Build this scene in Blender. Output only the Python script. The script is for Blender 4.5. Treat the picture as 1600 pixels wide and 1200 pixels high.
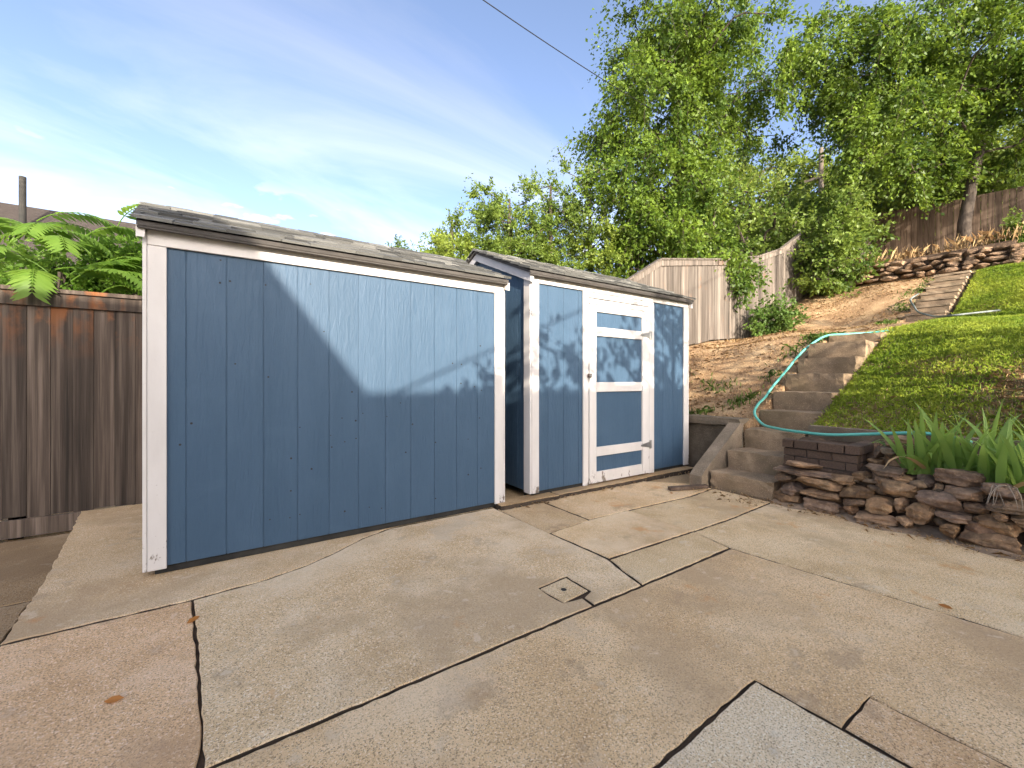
import bpy, math, random
import numpy as np
from mathutils import Vector, Matrix
random.seed(7)
for o in list(bpy.data.objects): bpy.data.objects.remove(o)
scene = bpy.context.scene
col = scene.collection
R = math.radians

# ------------------------------------------------------------------ camera
CAM_H = 1.16
VIEW = Vector((364.4/650, 538.2/650, 0)).normalized()
cam_d = bpy.data.cameras.new('camera'); cam = bpy.data.objects.new('camera', cam_d); col.objects.link(cam)
cam.location = (0, 0, CAM_H)
cam.rotation_euler = (R(90), 0, math.atan2(-VIEW.x, VIEW.y))
cam_d.sensor_width = 36.0; cam_d.lens = 650/1600*36.0
cam_d.shift_y = -5/1600
cam_d.clip_start = 0.02; cam_d.clip_end = 3000
scene.camera = cam

# ------------------------------------------------------------------ world, sun, exposure
TO_SUN = Vector((-.263, -1.0, .36)).normalized()
w = bpy.data.worlds.new('World'); scene.world = w; w.use_nodes = True
nt = w.node_tree; nt.nodes.clear()
N = lambda t: nt.nodes.new(t)
L = nt.links.new
out = N('ShaderNodeOutputWorld'); bg = N('ShaderNodeBackground'); sky = N('ShaderNodeTexSky')
sky.sky_type = 'NISHITA'; sky.sun_disc = False
sky.sun_elevation = math.asin(TO_SUN.z)
sky.sun_rotation = math.atan2(TO_SUN.x, TO_SUN.y)
sky.air_density = .62; sky.dust_density = 10; sky.ozone_density = 1.0; sky.altitude = 1600
bg.inputs['Strength'].default_value = 0.15
geo = N('ShaderNodeTexCoord')
sep = N('ShaderNodeSeparateXYZ'); L(geo.outputs['Generated'], sep.inputs[0])
zz = N('ShaderNodeMath'); zz.operation = 'MAXIMUM'; zz.inputs[1].default_value = 0.0; L(sep.outputs['Z'], zz.inputs[0])
za = N('ShaderNodeMath'); za.operation = 'ADD'; za.inputs[1].default_value = .12; L(zz.outputs[0], za.inputs[0])
dx = N('ShaderNodeMath'); dx.operation = 'DIVIDE'; L(sep.outputs['X'], dx.inputs[0]); L(za.outputs[0], dx.inputs[1])
dy = N('ShaderNodeMath'); dy.operation = 'DIVIDE'; L(sep.outputs['Y'], dy.inputs[0]); L(za.outputs[0], dy.inputs[1])
cmb = N('ShaderNodeCombineXYZ'); L(dx.outputs[0], cmb.inputs[0]); L(dy.outputs[0], cmb.inputs[1])
mp = N('ShaderNodeMapping'); mp.inputs['Rotation'].default_value = (0, 0, R(-25)); mp.inputs['Scale'].default_value = (.55, 1.25, 1)
mp.inputs['Location'].default_value = (1.3, .4, 0)
L(cmb.outputs[0], mp.inputs[0])
ns = N('ShaderNodeTexNoise'); ns.inputs['Scale'].default_value = .9; ns.inputs['Detail'].default_value = 9; ns.inputs['Roughness'].default_value = .56; ns.inputs['Distortion'].default_value = .9
L(mp.outputs[0], ns.inputs['Vector'])
rp = N('ShaderNodeValToRGB'); rp.color_ramp.elements[0].position = .44; rp.color_ramp.elements[1].position = .78
rp.color_ramp.elements[0].color = (.08, .08, .08, 1); rp.color_ramp.elements[1].color = (.74, .74, .74, 1)
L(ns.outputs['Fac'], rp.inputs['Fac'])
# small cumulus puffs low in the sky
ns2 = N('ShaderNodeTexNoise'); ns2.inputs['Scale'].default_value = 7; ns2.inputs['Detail'].default_value = 6
mp2 = N('ShaderNodeMapping'); mp2.inputs['Scale'].default_value = (1, 1, 2.6); L(geo.outputs['Generated'], mp2.inputs[0]); L(mp2.outputs[0], ns2.inputs['Vector'])
rp2 = N('ShaderNodeValToRGB'); rp2.color_ramp.elements[0].position = .60; rp2.color_ramp.elements[1].position = .66
L(ns2.outputs['Fac'], rp2.inputs['Fac'])
band = N('ShaderNodeMapRange'); band.inputs['From Min'].default_value = .40; band.inputs['From Max'].default_value = .30
L(sep.outputs['Z'], band.inputs['Value'])
ml = N('ShaderNodeMath'); ml.operation = 'MULTIPLY'; L(rp2.outputs['Color'], ml.inputs[0]); L(band.outputs[0], ml.inputs[1])
mx0 = N('ShaderNodeMath'); mx0.operation = 'MAXIMUM'; L(rp.outputs['Color'], mx0.inputs[0]); L(ml.outputs[0], mx0.inputs[1])
mix = N('ShaderNodeMix'); mix.data_type = 'RGBA'
hsv = N('ShaderNodeHueSaturation'); hsv.inputs['Saturation'].default_value = .22; hsv.inputs['Value'].default_value = 1.12
L(sky.outputs[0], hsv.inputs['Color']); L(hsv.outputs[0], mix.inputs['B'])
L(mx0.outputs[0], mix.inputs['Factor']); L(sky.outputs[0], mix.inputs['A'])
L(mix.outputs['Result'], bg.inputs['Color']); L(bg.outputs[0], out.inputs[0])

sun_d = bpy.data.lights.new('sun', 'SUN'); sun_d.energy = 2.9; sun_d.angle = R(.4); sun_d.color = (1, .90, .76)
sun = bpy.data.objects.new('sun', sun_d); col.objects.link(sun)
sun.rotation_euler = TO_SUN.to_track_quat('Z', 'Y').to_euler()
sun.location = (-5, -20, 12)
vs = scene.view_settings
vs.view_transform = 'Standard'; vs.look = 'None'; vs.gamma = 1.0; vs.use_curve_mapping = False
vs.exposure = 1.86

# ------------------------------------------------------------------ helpers
WL = {}
def finish(o, name_, wl, parent, label=None, cat=None, group=None, kind=None):
    col.objects.link(o)
    WL[o.name] = Vector(wl)
    if parent is not None:
        o.parent = parent; o.location = Vector(wl) - WL[parent.name]
    else:
        o.location = wl
    tag(o, label, cat, group, kind)
    return o
def tag(o, label=None, cat=None, group=None, kind=None):
    if label: o['label'] = label
    if cat: o['category'] = cat
    if group: o['group'] = group
    if kind: o['kind'] = kind
    return o
def thing(name, loc, label, cat, group=None):
    return finish(bpy.data.objects.new(name, None), name, loc, None, label, cat, group)
def mesh_data(name, v, f, m, smooth=False):
    me = bpy.data.meshes.new(name)
    me.from_pydata([tuple(p) for p in v], [], [tuple(q) for q in f]); me.update()
    if m: me.materials.append(m)
    if smooth: me.polygons.foreach_set('use_smooth', [True]*len(me.polygons))
    return me
def obj(name, v, f, m, parent=None, wl=(0, 0, 0), smooth=False, **k):
    """mesh given in world coordinates; wl = where its origin sits"""
    wl = Vector(wl)
    me = mesh_data(name, [Vector(p) - wl for p in v], f, m, smooth)
    return finish(bpy.data.objects.new(name, me), name, wl, parent, **k)
def inst(name, me, parent, wl, rot=(0, 0, 0), scale=(1, 1, 1), **k):
    o = finish(bpy.data.objects.new(name, me), name, wl, parent, **k)
    o.rotation_euler = rot; o.scale = scale
    return o
def box_vf(x0, x1, y0, y1, z0, z1, b=0.0):
    """box, optionally with chamfered edges (b)"""
    if b <= 0:
        v = [(x, y, z) for x in (x0, x1) for y in (y0, y1) for z in (z0, z1)]
        f = [(0, 1, 3, 2), (4, 6, 7, 5), (0, 4, 5, 1), (2, 3, 7, 6), (0, 2, 6, 4), (1, 5, 7, 3)]
        return v, f
    v = []; idx = {}
    X = (x0, x1); Y = (y0, y1); Z = (z0, z1)
    for i in (0, 1):
        for j in (0, 1):
            for k in (0, 1):
                sx, sy, sz = (1 if i == 0 else -1), (1 if j == 0 else -1), (1 if k == 0 else -1)
                for a in range(3):
                    p = [X[i]+sx*b, Y[j]+sy*b, Z[k]+sz*b]
                    p[a] = (X[i], Y[j], Z[k])[a]
                    idx[(i, j, k, a)] = len(v); v.append(tuple(p))
    f = []
    for s in (0, 1):
        q = [idx[(s, 0, 0, 0)], idx[(s, 0, 1, 0)], idx[(s, 1, 1, 0)], idx[(s, 1, 0, 0)]]; f.append(q if s == 0 else q[::-1])
        q = [idx[(0, s, 0, 1)], idx[(1, s, 0, 1)], idx[(1, s, 1, 1)], idx[(0, s, 1, 1)]]; f.append(q if s == 0 else q[::-1])
        q = [idx[(0, 0, s, 2)], idx[(0, 1, s, 2)], idx[(1, 1, s, 2)], idx[(1, 0, s, 2)]]; f.append(q if s == 0 else q[::-1])
    for a, b_ in ((0, 0), (0, 1), (1, 0), (1, 1)):
        f.append([idx[(a, b_, 0, 0)], idx[(a, b_, 1, 0)], idx[(a, b_, 1, 1)], idx[(a, b_, 0, 1)]])
        f.append([idx[(a, 0, b_, 0)], idx[(a, 1, b_, 0)], idx[(a, 1, b_, 2)], idx[(a, 0, b_, 2)]])
        f.append([idx[(0, a, b_, 1)], idx[(1, a, b_, 1)], idx[(1, a, b_, 2)], idx[(0, a, b_, 2)]])
    for i in (0, 1):
        for j in (0, 1):
            for k in (0, 1):
                f.append([idx[(i, j, k, 0)], idx[(i, j, k, 1)], idx[(i, j, k, 2)]])
    return v, f
def fixn(me):
    import bmesh
    bm = bmesh.new(); bm.from_mesh(me); bmesh.ops.recalc_face_normals(bm, faces=bm.faces); bm.to_mesh(me); bm.free()
def box(name, x0, x1, y0, y1, z0, z1, m, parent=None, b=.004, **k):
    v, f = box_vf(x0, x1, y0, y1, z0, z1, b)
    o = obj(name, v, f, m, parent, ((x0+x1)/2, (y0+y1)/2, z0), **k); fixn(o.data)
    return o
def prism_vf(poly, a0, a1, axis):
    """polygon (2D list) extruded along axis 0/1/2 between a0 and a1"""
    n = len(poly); v = []
    for a in (a0, a1):
        for p in poly:
            q = list(p); q.insert(axis, a); v.append(tuple(q))
    f = [list(range(n)), list(range(2*n-1, n-1, -1))]
    for i in range(n): f.append([i, (i+1) % n, n+(i+1) % n, n+i])
    return v, f
def prism(name, poly, a0, a1, axis, m, parent=None, wl=None, **k):
    v, f = prism_vf(poly, a0, a1, axis)
    wl = wl or tuple(np.mean(np.array(v), axis=0))
    o = obj(name, v, f, m, parent, wl, **k); fixn(o.data); return o
def tube_vf(pts, rad, n=8):
    pts = [Vector(p) for p in pts]; v = []; f = []
    up = Vector((0, 0, 1))
    for i, p in enumerate(pts):
        t = (pts[min(i+1, len(pts)-1)] - pts[max(i-1, 0)]).normalized()
        a = t.cross(up)
        if a.length < .05: a = t.cross(Vector((1, 0, 0)))
        a.normalize(); b = a.cross(t)
        r = rad[i] if isinstance(rad, (list, tuple)) else rad
        for k in range(n):
            an = 2*math.pi*k/n
            v.append(p + a*(r*math.cos(an)) + b*(r*math.sin(an)))
    for i in range(len(pts)-1):
        for k in range(n):
            f.append((i*n+k, i*n+(k+1) % n, (i+1)*n+(k+1) % n, (i+1)*n+k))
    f.append(tuple(range(n-1, -1, -1))); f.append(tuple(range((len(pts)-1)*n, len(pts)*n)))
    return v, f
def smooth_path(pts, k=6):
    P = [Vector(p) for p in pts]; P = [P[0]*2-P[1]] + P + [P[-1]*2-P[-2]]; o = []
    for i in range(1, len(P)-2):
        for s in range(k):
            t = s/k; a, b, c, d = P[i-1], P[i], P[i+1], P[i+2]
            o.append(.5*((2*b)+(c-a)*t+(2*a-5*b+4*c-d)*t*t+(3*b-a-3*c+d)*t**3))
    o.append(P[-2]); return o
class Geo:
    def __init__(s): s.v = []; s.f = []
    def add(s, v, f):
        n = len(s.v); s.v += [tuple(p) for p in v]; s.f += [tuple(i+n for i in q) for q in f]

# ------------------------------------------------------------------ materials
def material(name, stops, scale=4, detail=6, rough=.8, stretch=(1, 1, 1), bump=.3, bscale=60, bstretch=None, bdist=.004,
             blotch=None, rnd=0.0, tint=False, spec=.3, speck=None, extra=None, distortion=0):
    m = bpy.data.materials.new(name); m.use_nodes = True; t = m.node_tree; ns = t.nodes; l = t.links.new
    b = ns['Principled BSDF']; b.inputs['Roughness'].default_value = rough
    b.inputs['Specular IOR Level'].default_value = spec
    tc = ns.new('ShaderNodeTexCoord'); oi = ns.new('ShaderNodeObjectInfo')
    off = ns.new('ShaderNodeVectorMath'); off.operation = 'SCALE'; off.inputs[0].default_value = (31, 17, 23); l(oi.outputs['Random'], off.inputs['Scale'])
    ad = ns.new('ShaderNodeVectorMath'); ad.operation = 'ADD'; l(tc.outputs['Object'], ad.inputs[0]); l(off.outputs[0], ad.inputs[1])
    def noise(sc, st, det=6, ro=.55, src=ad):
        mp = ns.new('ShaderNodeMapping'); mp.inputs['Scale'].default_value = st; l(src.outputs[0], mp.inputs[0])
        n = ns.new('ShaderNodeTexNoise'); n.inputs['Scale'].default_value = sc; n.inputs['Detail'].default_value = det; n.inputs['Roughness'].default_value = ro
        n.inputs['Distortion'].default_value = distortion
        l(mp.outputs[0], n.inputs['Vector']); return n
    n1 = noise(scale, stretch, detail, .62)
    rp = ns.new('ShaderNodeValToRGB'); cr = rp.color_ramp
    while len(cr.elements) < len(stops): cr.elements.new(.5)
    for e, (p, c) in zip(cr.elements, stops): e.position = p; e.color = (*c, 1)
    l(n1.outputs['Fac'], rp.inputs[0]); cur = rp.outputs[0]
    def mixc(fac, a, bcol, mode='MIX'):
        mx = ns.new('ShaderNodeMix'); mx.data_type = 'RGBA'; mx.blend_type = mode
        if hasattr(fac, 'links'): l(fac, mx.inputs['Factor'])
        else: mx.inputs['Factor'].default_value = fac
        l(a, mx.inputs['A'])
        if hasattr(bcol, 'links'): l(bcol, mx.inputs['B'])
        else: mx.inputs['B'].default_value = (*bcol, 1)
        return mx.outputs['Result']
    def ramp(src, a, bb):
        r = ns.new('ShaderNodeMapRange'); r.inputs['From Min'].default_value = a; r.inputs['From Max'].default_value = bb; r.clamp = True
        l(src, r.inputs['Value']); return r.outputs[0]
    if speck:      # (scale, lo, hi, colour)
        for sc, a, bb, c in speck:
            cur = mixc(ramp(noise(sc, (1, 1, 1), 2).outputs['Fac'], a, bb), cur, c)
    if blotch:     # (scale, lo, hi, colour, strength)
        for sc, a, bb, c, s in blotch:
            r = ramp(noise(sc, (1, 1, 1), 8, .65).outputs['Fac'], a, bb)
            mu = ns.new('ShaderNodeMath'); mu.operation = 'MULTIPLY'; mu.inputs[1].default_value = s; l(r, mu.inputs[0])
            cur = mixc(mu.outputs[0], cur, c)
    if extra: cur = extra(m, ns, l, cur, mixc, ramp, noise, tc, oi)
    if rnd:
        mr = ns.new('ShaderNodeMapRange'); mr.inputs['To Min'].default_value = 1-rnd; mr.inputs['To Max'].default_value = 1+rnd; l(oi.outputs['Random'], mr.inputs['Value'])
        hs = ns.new('ShaderNodeHueSaturation'); l(mr.outputs[0], hs.inputs['Value']); l(cur, hs.inputs['Color']); cur = hs.outputs[0]
    if tint: cur = mixc(1.0, cur, oi.outputs['Color'], 'MULTIPLY')
    l(cur, b.inputs['Base Color'])
    if bump:
        n2 = noise(bscale, bstretch or stretch, 5, .65)
        bp = ns.new('ShaderNodeBump'); bp.inputs['Strength'].default_value = bump; bp.inputs['Distance'].default_value = bdist
        l(n2.outputs['Fac'], bp.inputs['Height']); l(bp.outputs[0], b.inputs['Normal'])
    return m
def leaf_material(name, c1, c2, trans=.45):
    m = bpy.data.materials.new(name); m.use_nodes = True; t = m.node_tree; ns = t.nodes; l = t.links.new
    b = ns['Principled BSDF']; b.inputs['Roughness'].default_value = .5; b.inputs['Specular IOR Level'].default_value = .3
    g = ns.new('ShaderNodeNewGeometry')
    rp = ns.new('ShaderNodeValToRGB'); rp.color_ramp.elements[0].color = (*c1, 1); rp.color_ramp.elements[1].color = (*c2, 1)
    tc = ns.new('ShaderNodeTexCoord'); nz = ns.new('ShaderNodeTexNoise'); nz.inputs['Scale'].default_value = 1.1; nz.inputs['Detail'].default_value = 3; l(tc.outputs['Object'], nz.inputs['Vector'])
    mr = ns.new('ShaderNodeMapRange'); mr.inputs['From Min'].default_value = .36; mr.inputs['From Max'].default_value = .64; l(nz.outputs['Fac'], mr.inputs['Value'])
    mm = ns.new('ShaderNodeMix'); mm.data_type = 'FLOAT'; mm.inputs['Factor'].default_value = .55; l(g.outputs['Random Per Island'], mm.inputs['A']); l(mr.outputs[0], mm.inputs['B'])
    l(mm.outputs['Result'], rp.inputs[0]); l(rp.outputs[0], b.inputs['Base Color'])
    tr = ns.new('ShaderNodeBsdfTranslucent')
    hs = ns.new('ShaderNodeHueSaturation'); hs.inputs['Hue'].default_value = .485; hs.inputs['Value'].default_value = 1.5; l(rp.outputs[0], hs.inputs['Color']); l(hs.outputs[0], tr.inputs['Color'])
    mx = ns.new('ShaderNodeMixShader'); mx.inputs[0].default_value = trans
    l(b.outputs[0], mx.inputs[1]); l(tr.outputs[0], mx.inputs[2]); l(mx.outputs[0], ns['Material Output'].inputs[0])
    return m
def low_wear(z0, z1, colr, amount=.62):
    """flaked paint towards the foot of a board (world height z0..z1)"""
    def fn(m, ns, l, cur, mixc, ramp, noise, tc, oi):
        g = ns.new('ShaderNodeNewGeometry'); sp = ns.new('ShaderNodeSeparateXYZ'); l(g.outputs['Position'], sp.inputs[0])
        h = ramp(sp.outputs['Z'], z1, z0)
        n = noise(9, (1, 1, .45), 8, .7)
        mu = ns.new('ShaderNodeMath'); mu.operation = 'MULTIPLY_ADD'; mu.inputs[1].default_value = .22; l(h, mu.inputs[0]); l(n.outputs['Fac'], mu.inputs[2])
        return mixc(ramp(mu.outputs[0], amount+.10, amount+.13), cur, colr)
    return fn
M = {}
M['blue'] = material('blue_paint', [(.3, (.041, .081, .131)), (.7, (.052, .096, .152))], 3, 6, 0.55, (1, 1, .15), .8, 38, (1, 1, .16), .008, blotch=[(2.2, .5, .75, (.062, .110, .168), .5)], spec=.35, distortion=.8)
M['white'] = material('white_paint', [(.3, (.565, .525, .485)), (.7, (.655, .615, .575))], 5, 5, .5, (1, 1, .3), .25, 30, (1, 1, .2), .003, extra=low_wear(.04, .45, (.20, .16, .125), .64), speck=[(70, .72, .78, (.45, .40, .36))])
M['trim_grey'] = material('grey_trim', [(.3, (.42, .40, .39)), (.7, (.5, .48, .47))], 5, 5, .6, bump=.15)
M['skid'] = material('dark_skid', [(.3, (.018, .018, .017)), (.7, (.045, .042, .036))], 6, 5, .85)
M['shingle'] = material('shingle', [(.25, (.07, .07, .07)), (.5, (.15, .15, .145)), (.75, (.24, .235, .22))], 90, 4, .95, rnd=.3, bump=.6, bscale=220, tint=True)
M['farshingle'] = material('brown_shingle', [(.3, (.030, .024, .021)), (.7, (.062, .050, .043))], 14, 5, .95, (.5, 3, 3), bump=.6, bscale=20, bstretch=(.6, 7, 7), bdist=.02)
M['metal'] = material('galvanised', [(.3, (.30, .29, .27)), (.7, (.42, .41, .39))], 20, 4, .45); M['metal'].node_tree.nodes['Principled BSDF'].inputs['Metallic'].default_value = .8
M['rust'] = material('rusty_iron', [(.3, (.05, .03, .02)), (.7, (.12, .08, .06))], 20, 4, .8)
CS = [(165, .54, .64, (.34, .225, .12)), (130, .57, .66, (.88, .73, .52)), (210, .62, .68, (.17, .12, .08))]
M['concrete'] = material('aggregate_concrete', [(.32, (.60, .405, .21)), (.5, (.73, .525, .30)), (.68, (.80, .61, .385))], 2.4, 10, .9, bump=.7, bscale=130, bdist=.005, speck=CS,
    blotch=[(1.0, .50, .62, (.46, .325, .19), .7), (.6, .52, .64, (.76, .60, .41), .7), (2.2, .63, .69, (.60, .29, .10), .6), (4.5, .58, .66, (.40, .28, .17), .6), (9, .60, .66, (.80, .66, .47), .45), (1.7, .60, .68, (.60, .475, .33), .6)], tint=True)
M['joint'] = material('joint_dirt', [(.3, (.028, .021, .015)), (.7, (.085, .062, .042))], 14, 6, .95, bump=.8, bscale=60)
M['drip'] = material('drip_edge', [(.3, (.045, .040, .036)), (.7, (.085, .075, .066))], 6, 5, .8, bump=.2)
M['oldconcrete'] = material('stained_concrete', [(.3, (.10, .082, .062)), (.55, (.17, .138, .105)), (.75, (.25, .21, .16))], 4, 9, .92, bump=.8, bscale=60, bdist=.008, speck=[(140, .6, .7, (.32, .27, .21)), (200, .6, .68, (.06, .05, .04))], blotch=[(2.2, .5, .7, (.085, .072, .05), .7)], tint=True)
M['stone'] = material('field_stone', [(.30, (.075, .055, .042)), (.48, (.175, .125, .085)), (.66, (.33, .235, .155))], 9, 10, .85, bump=1.0, bscale=26, bdist=.022, rnd=.35, blotch=[(6, .52, .66, (.085, .072, .052), .7), (16, .58, .68, (.40, .32, .22), .5)], tint=True)
M['brick'] = material('dark_brick', [(.3, (.062, .038, .026)), (.7, (.15, .098, .066))], 12, 6, .8, bump=.5, bscale=60, rnd=.22, speck=[(45, .66, .74, (.25, .21, .19))])
M['mortar'] = material('mortar', [(.3, (.07, .06, .05)), (.7, (.13, .11, .09))], 20, 5, .95)
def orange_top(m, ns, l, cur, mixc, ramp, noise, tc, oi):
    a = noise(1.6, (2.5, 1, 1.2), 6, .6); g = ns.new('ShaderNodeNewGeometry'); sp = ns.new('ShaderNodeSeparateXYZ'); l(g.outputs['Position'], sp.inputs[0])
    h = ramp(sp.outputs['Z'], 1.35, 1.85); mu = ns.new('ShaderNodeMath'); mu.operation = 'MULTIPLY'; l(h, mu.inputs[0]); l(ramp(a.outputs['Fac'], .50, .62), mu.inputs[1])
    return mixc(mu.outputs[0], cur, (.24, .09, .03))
M['fence_dark'] = material('dark_fence_wood', [(.30, (.022, .0165, .0125)), (.48, (.068, .050, .038)), (.66, (.15, .115, .09))], 5, 9, .85, (4, 4, .10), .7, 40, (3, 3, .06), .004, rnd=.42, extra=orange_top, distortion=.12)
M['fence_grey'] = material('grey_fence_wood', [(.30, (.045, .036, .029)), (.48, (.112, .092, .075)), (.68, (.19, .163, .137))], 5, 9, .85, (4, 4, .12), .7, 40, (3, 3, .08), .004, rnd=.36, blotch=[(1.3, .62, .75, (.20, .085, .035), .7)], distortion=.6)
M['fence_rear'] = material('brown_fence_wood', [(.30, (.045, .031, .022)), (.48, (.10, .068, .047)), (.68, (.18, .13, .095))], 5, 9, .85, (3, 3, .2), .6, 40, (3, 3, .1), .004, rnd=.3, distortion=.6)
M['bark'] = material('bark', [(.3, (.028, .021, .017)), (.7, (.10, .078, .06))], 9, 7, .9, (1, 1, .3), 1, 14, (1, 1, .3), .03)
M['soil'] = material('garden_soil', [(.3, (.045, .028, .018)), (.6, (.105, .066, .04)), (.8, (.17, .115, .07))], 14, 8, .95, bump=1, bscale=40, bdist=.02)
M['dust'] = material('washed_earth', [(.3, (.20, .135, .085)), (.6, (.34, .245, .16)), (.8, (.45, .34, .23))], 9, 9, .95, bump=1, bscale=60, bdist=.01)
def ground_extra(m, ns, l, cur, mixc, ramp, noise, tc, oi):
    g = ns.new('ShaderNodeNewGeometry'); sp = ns.new('ShaderNodeSeparateXYZ'); l(g.outputs['Position'], sp.inputs[0])
    n = noise(1.5, (1, 1, 1), 6); ma = ns.new('ShaderNodeMath'); ma.operation = 'MULTIPLY_ADD'; ma.inputs[1].default_value = .8; l(n.outputs['Fac'], ma.inputs[0]); l(sp.outputs['Y'], ma.inputs[2])
    lawn = ramp(ma.outputs[0], 2.45, 2.15)
    nb = noise(6, (1, 1, 1), 7); rp = ns.new('ShaderNodeValToRGB')
    for e, (p, c) in zip(rp.color_ramp.elements, [(.35, (.07, .11, .02)), (.65, (.19, .15, .065))]): e.position = p; e.color = (*c, 1)
    l(nb.outputs['Fac'], rp.inputs[0])
    return mixc(lawn, cur, rp.outputs[0])
M['ground'] = material('hillside_earth', [(.30, (.16, .088, .040)), (.48, (.33, .20, .100)), (.66, (.50, .345, .19))], 2.2, 10, .95, bump=1, bscale=28, bdist=.03, speck=[(60, .58, .66, (.55, .40, .22)), (90, .6, .68, (.12, .065, .03))], extra=ground_extra)
M['house'] = material('house_siding', [(.3, (.70, .67, .62)), (.7, (.76, .73, .68))], 3, 4, .8, bump=.2)
M['glass'] = material('window_glass', [(.3, (.03, .035, .04)), (.7, (.05, .055, .06))], 2, 2, .08, bump=0, spec=.6)
M['hose'] = material('teal_hose', [(.3, (.10, .40, .32)), (.7, (.15, .48, .39))], 8, 3, .35, bump=.1)
M['blackhose'] = material('dark_hose', [(.3, (.04, .05, .05)), (.7, (.30, .33, .30))], 2, 3, .4, bump=.1)
M['wire'] = material('black_cable', [(.3, (.012, .012, .014)), (.7, (.02, .02, .022))], 8, 2, .6, bump=0)
M['pole'] = material('pole_wood', [(.3, (.12, .095, .075)), (.7, (.22, .18, .145))], 6, 6, .9, (1, 1, .1))
M['straw'] = leaf_material('dry_straw', (.30, .18, .075), (.62, .46, .24), .25)
M['grass'] = leaf_material('grass_blades', (.10, .20, .014), (.44, .50, .075), .45)
M['weed'] = leaf_material('weed_leaves', (.06, .12, .02), (.13, .20, .04), .35)
M['elm'] = leaf_material('elm_leaves', (.022, .060, .008), (.175, .26, .028), .40)
M['yellowleaf'] = leaf_material('pale_leaves', (.075, .135, .018), (.27, .33, .055), .45)
M['bushleaf'] = leaf_material('bush_leaves', (.035, .080, .011), (.20, .27, .045), .42)
M['ailanthus'] = leaf_material('frond_leaflets', (.085, .18, .02), (.19, .31, .05), .5)
M['iris'] = leaf_material('iris_blades', (.13, .25, .04), (.32, .44, .11), .4)
M['fallen'] = leaf_material('fallen_leaf', (.35, .14, .03), (.50, .22, .05), .2)
M['root'] = material('pale_root', [(.3, (.24, .19, .14)), (.7, (.36, .30, .23))], 10, 3, .8, bump=0)

# ------------------------------------------------------------------ terrain
PX = [5.1, 5.4, 7.5, 8.2, 11.3, 11.7, 13.9, 14.4, 14.75, 19.8, 30, 60, 400]
PZ = [.66, .76, 1.80, 1.93, 2.36, 2.50, 3.62, 3.76, 4.15, 5.50, 8.0, 11.0, 14.0]
def terrain(x, y):
    if x < 5.12 or (y > 5.42 and x < 5.12):
        if y > 5.38: return -.2
        return -.30 if x < -.8 else -.10
    z = float(np.interp(x, PX, PZ))
    if 1.90 < y < 2.56 and (x < 7.85 or 11.4 < x < 14.1): return z-.30
    n = .035*math.sin(x*2.1+y*1.3)+.03*math.sin(y*3.1-x*1.1)
    k = min(1, max(0, (x-5.2)/.5))
    edge = min(1, max(0, (abs(y-2.23)-.30)/.3))          # flat beside the stairs
    return z + n*k*(.25+.75*edge) - .035
gx = [-400, -120, -40, -15, -6, -3, -1.5, -.85, -.75, 0, 1, 2, 3, 4, 5.0, 5.115, 5.125] + list(np.arange(5.3, 20, .22)) + [20.5, 22, 25, 30, 40, 60, 120, 400]
gy = [-400, -120, -40, -20, -10, -6] + sorted(list(np.arange(-4, 7.2, .2))+[1.895, 1.905, 2.555, 2.565]) + [8, 10, 14, 20, 30, 60, 120, 400]
v = [(x, y, terrain(x, y)) for x in gx for y in gy]; ny = len(gy)
f = [(i*ny+j, (i+1)*ny+j, (i+1)*ny+j+1, i*ny+j+1) for i in range(len(gx)-1) for j in range(ny-1)]
obj('ground', v, f, M['ground'], smooth=True, kind='structure')

# ------------------------------------------------------------------ patio of concrete slabs
def rough_edge(poly, step=.045, amp=.006, seed=0, shrink=.006):
    rr = random.Random(seed); P = [Vector((*p, 0)) for p in poly]; c = sum(P, Vector())/len(P); o = []
    area = sum(P[i].x*P[(i+1) % len(P)].y-P[(i+1) % len(P)].x*P[i].y for i in range(len(P)))
    s = 1 if area > 0 else -1
    for i, p in enumerate(P):
        q = P[(i+1) % len(P)]; d = q-p; n = max(1, int(d.length/step)); nn = Vector((-d.y, d.x, 0)).normalized()*s
        for k in range(n):
            t = k/n
            o.append(p+d*t+nn*(shrink+rr.uniform(-amp*.3, amp)) + (d.normalized()*shrink if k == 0 else Vector()))
    return [(a.x, a.y) for a in o]
patio = obj('patio', *prism_vf([(-.80, -7), (5.05, -7), (5.05, 5.2), (-1.06, 5.2), (-.83, 3.0)], -.14, -.016, 2), M['soil'], kind='structure'); fixn(patio.data)
def slab(poly, z=0.0, tint=(1, 1, 1), seed=0, amp=.0055, shrink=.0015, parent=None, m='concrete', bot=-.12, name='concrete_slab'):
    pl = rough_edge(poly, .045, amp, seed, shrink)
    n = len(pl)
    inner = rough_edge(poly, .045, amp, seed, shrink+.0035)
    if len(inner) != n: inner = pl
    v = [(x, y, bot) for x, y in pl]+[(x, y, z-.006) for x, y in pl]+[(x, y, z) for x, y in inner]
    f = [tuple(range(2*n, 3*n))]
    for i in range(n):
        j = (i+1) % n; f += [(i, j, n+j, n+i), (n+i, n+j, 2*n+j, 2*n+i)]
    c = np.mean(np.array(pl), axis=0)
    o = obj(name, v, f, M[m], patio if parent is None else parent, (c[0], c[1], 0)); o.data.materials.append(M['joint'])
    for k, p in enumerate(o.data.polygons):
        if k > 0 and k % 2 == 1: p.material_index = 1
    fixn(o.data); o.color = (*tint, 1)
    return o
A = [(-.84, 2.765), (-.535, 2.777), (-.168, 2.770), (.186, 2.815), (.40, 2.89), (.57, 2.985), (.80, 3.145), (1.05, 3.24), (2.0, 3.24)]
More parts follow.
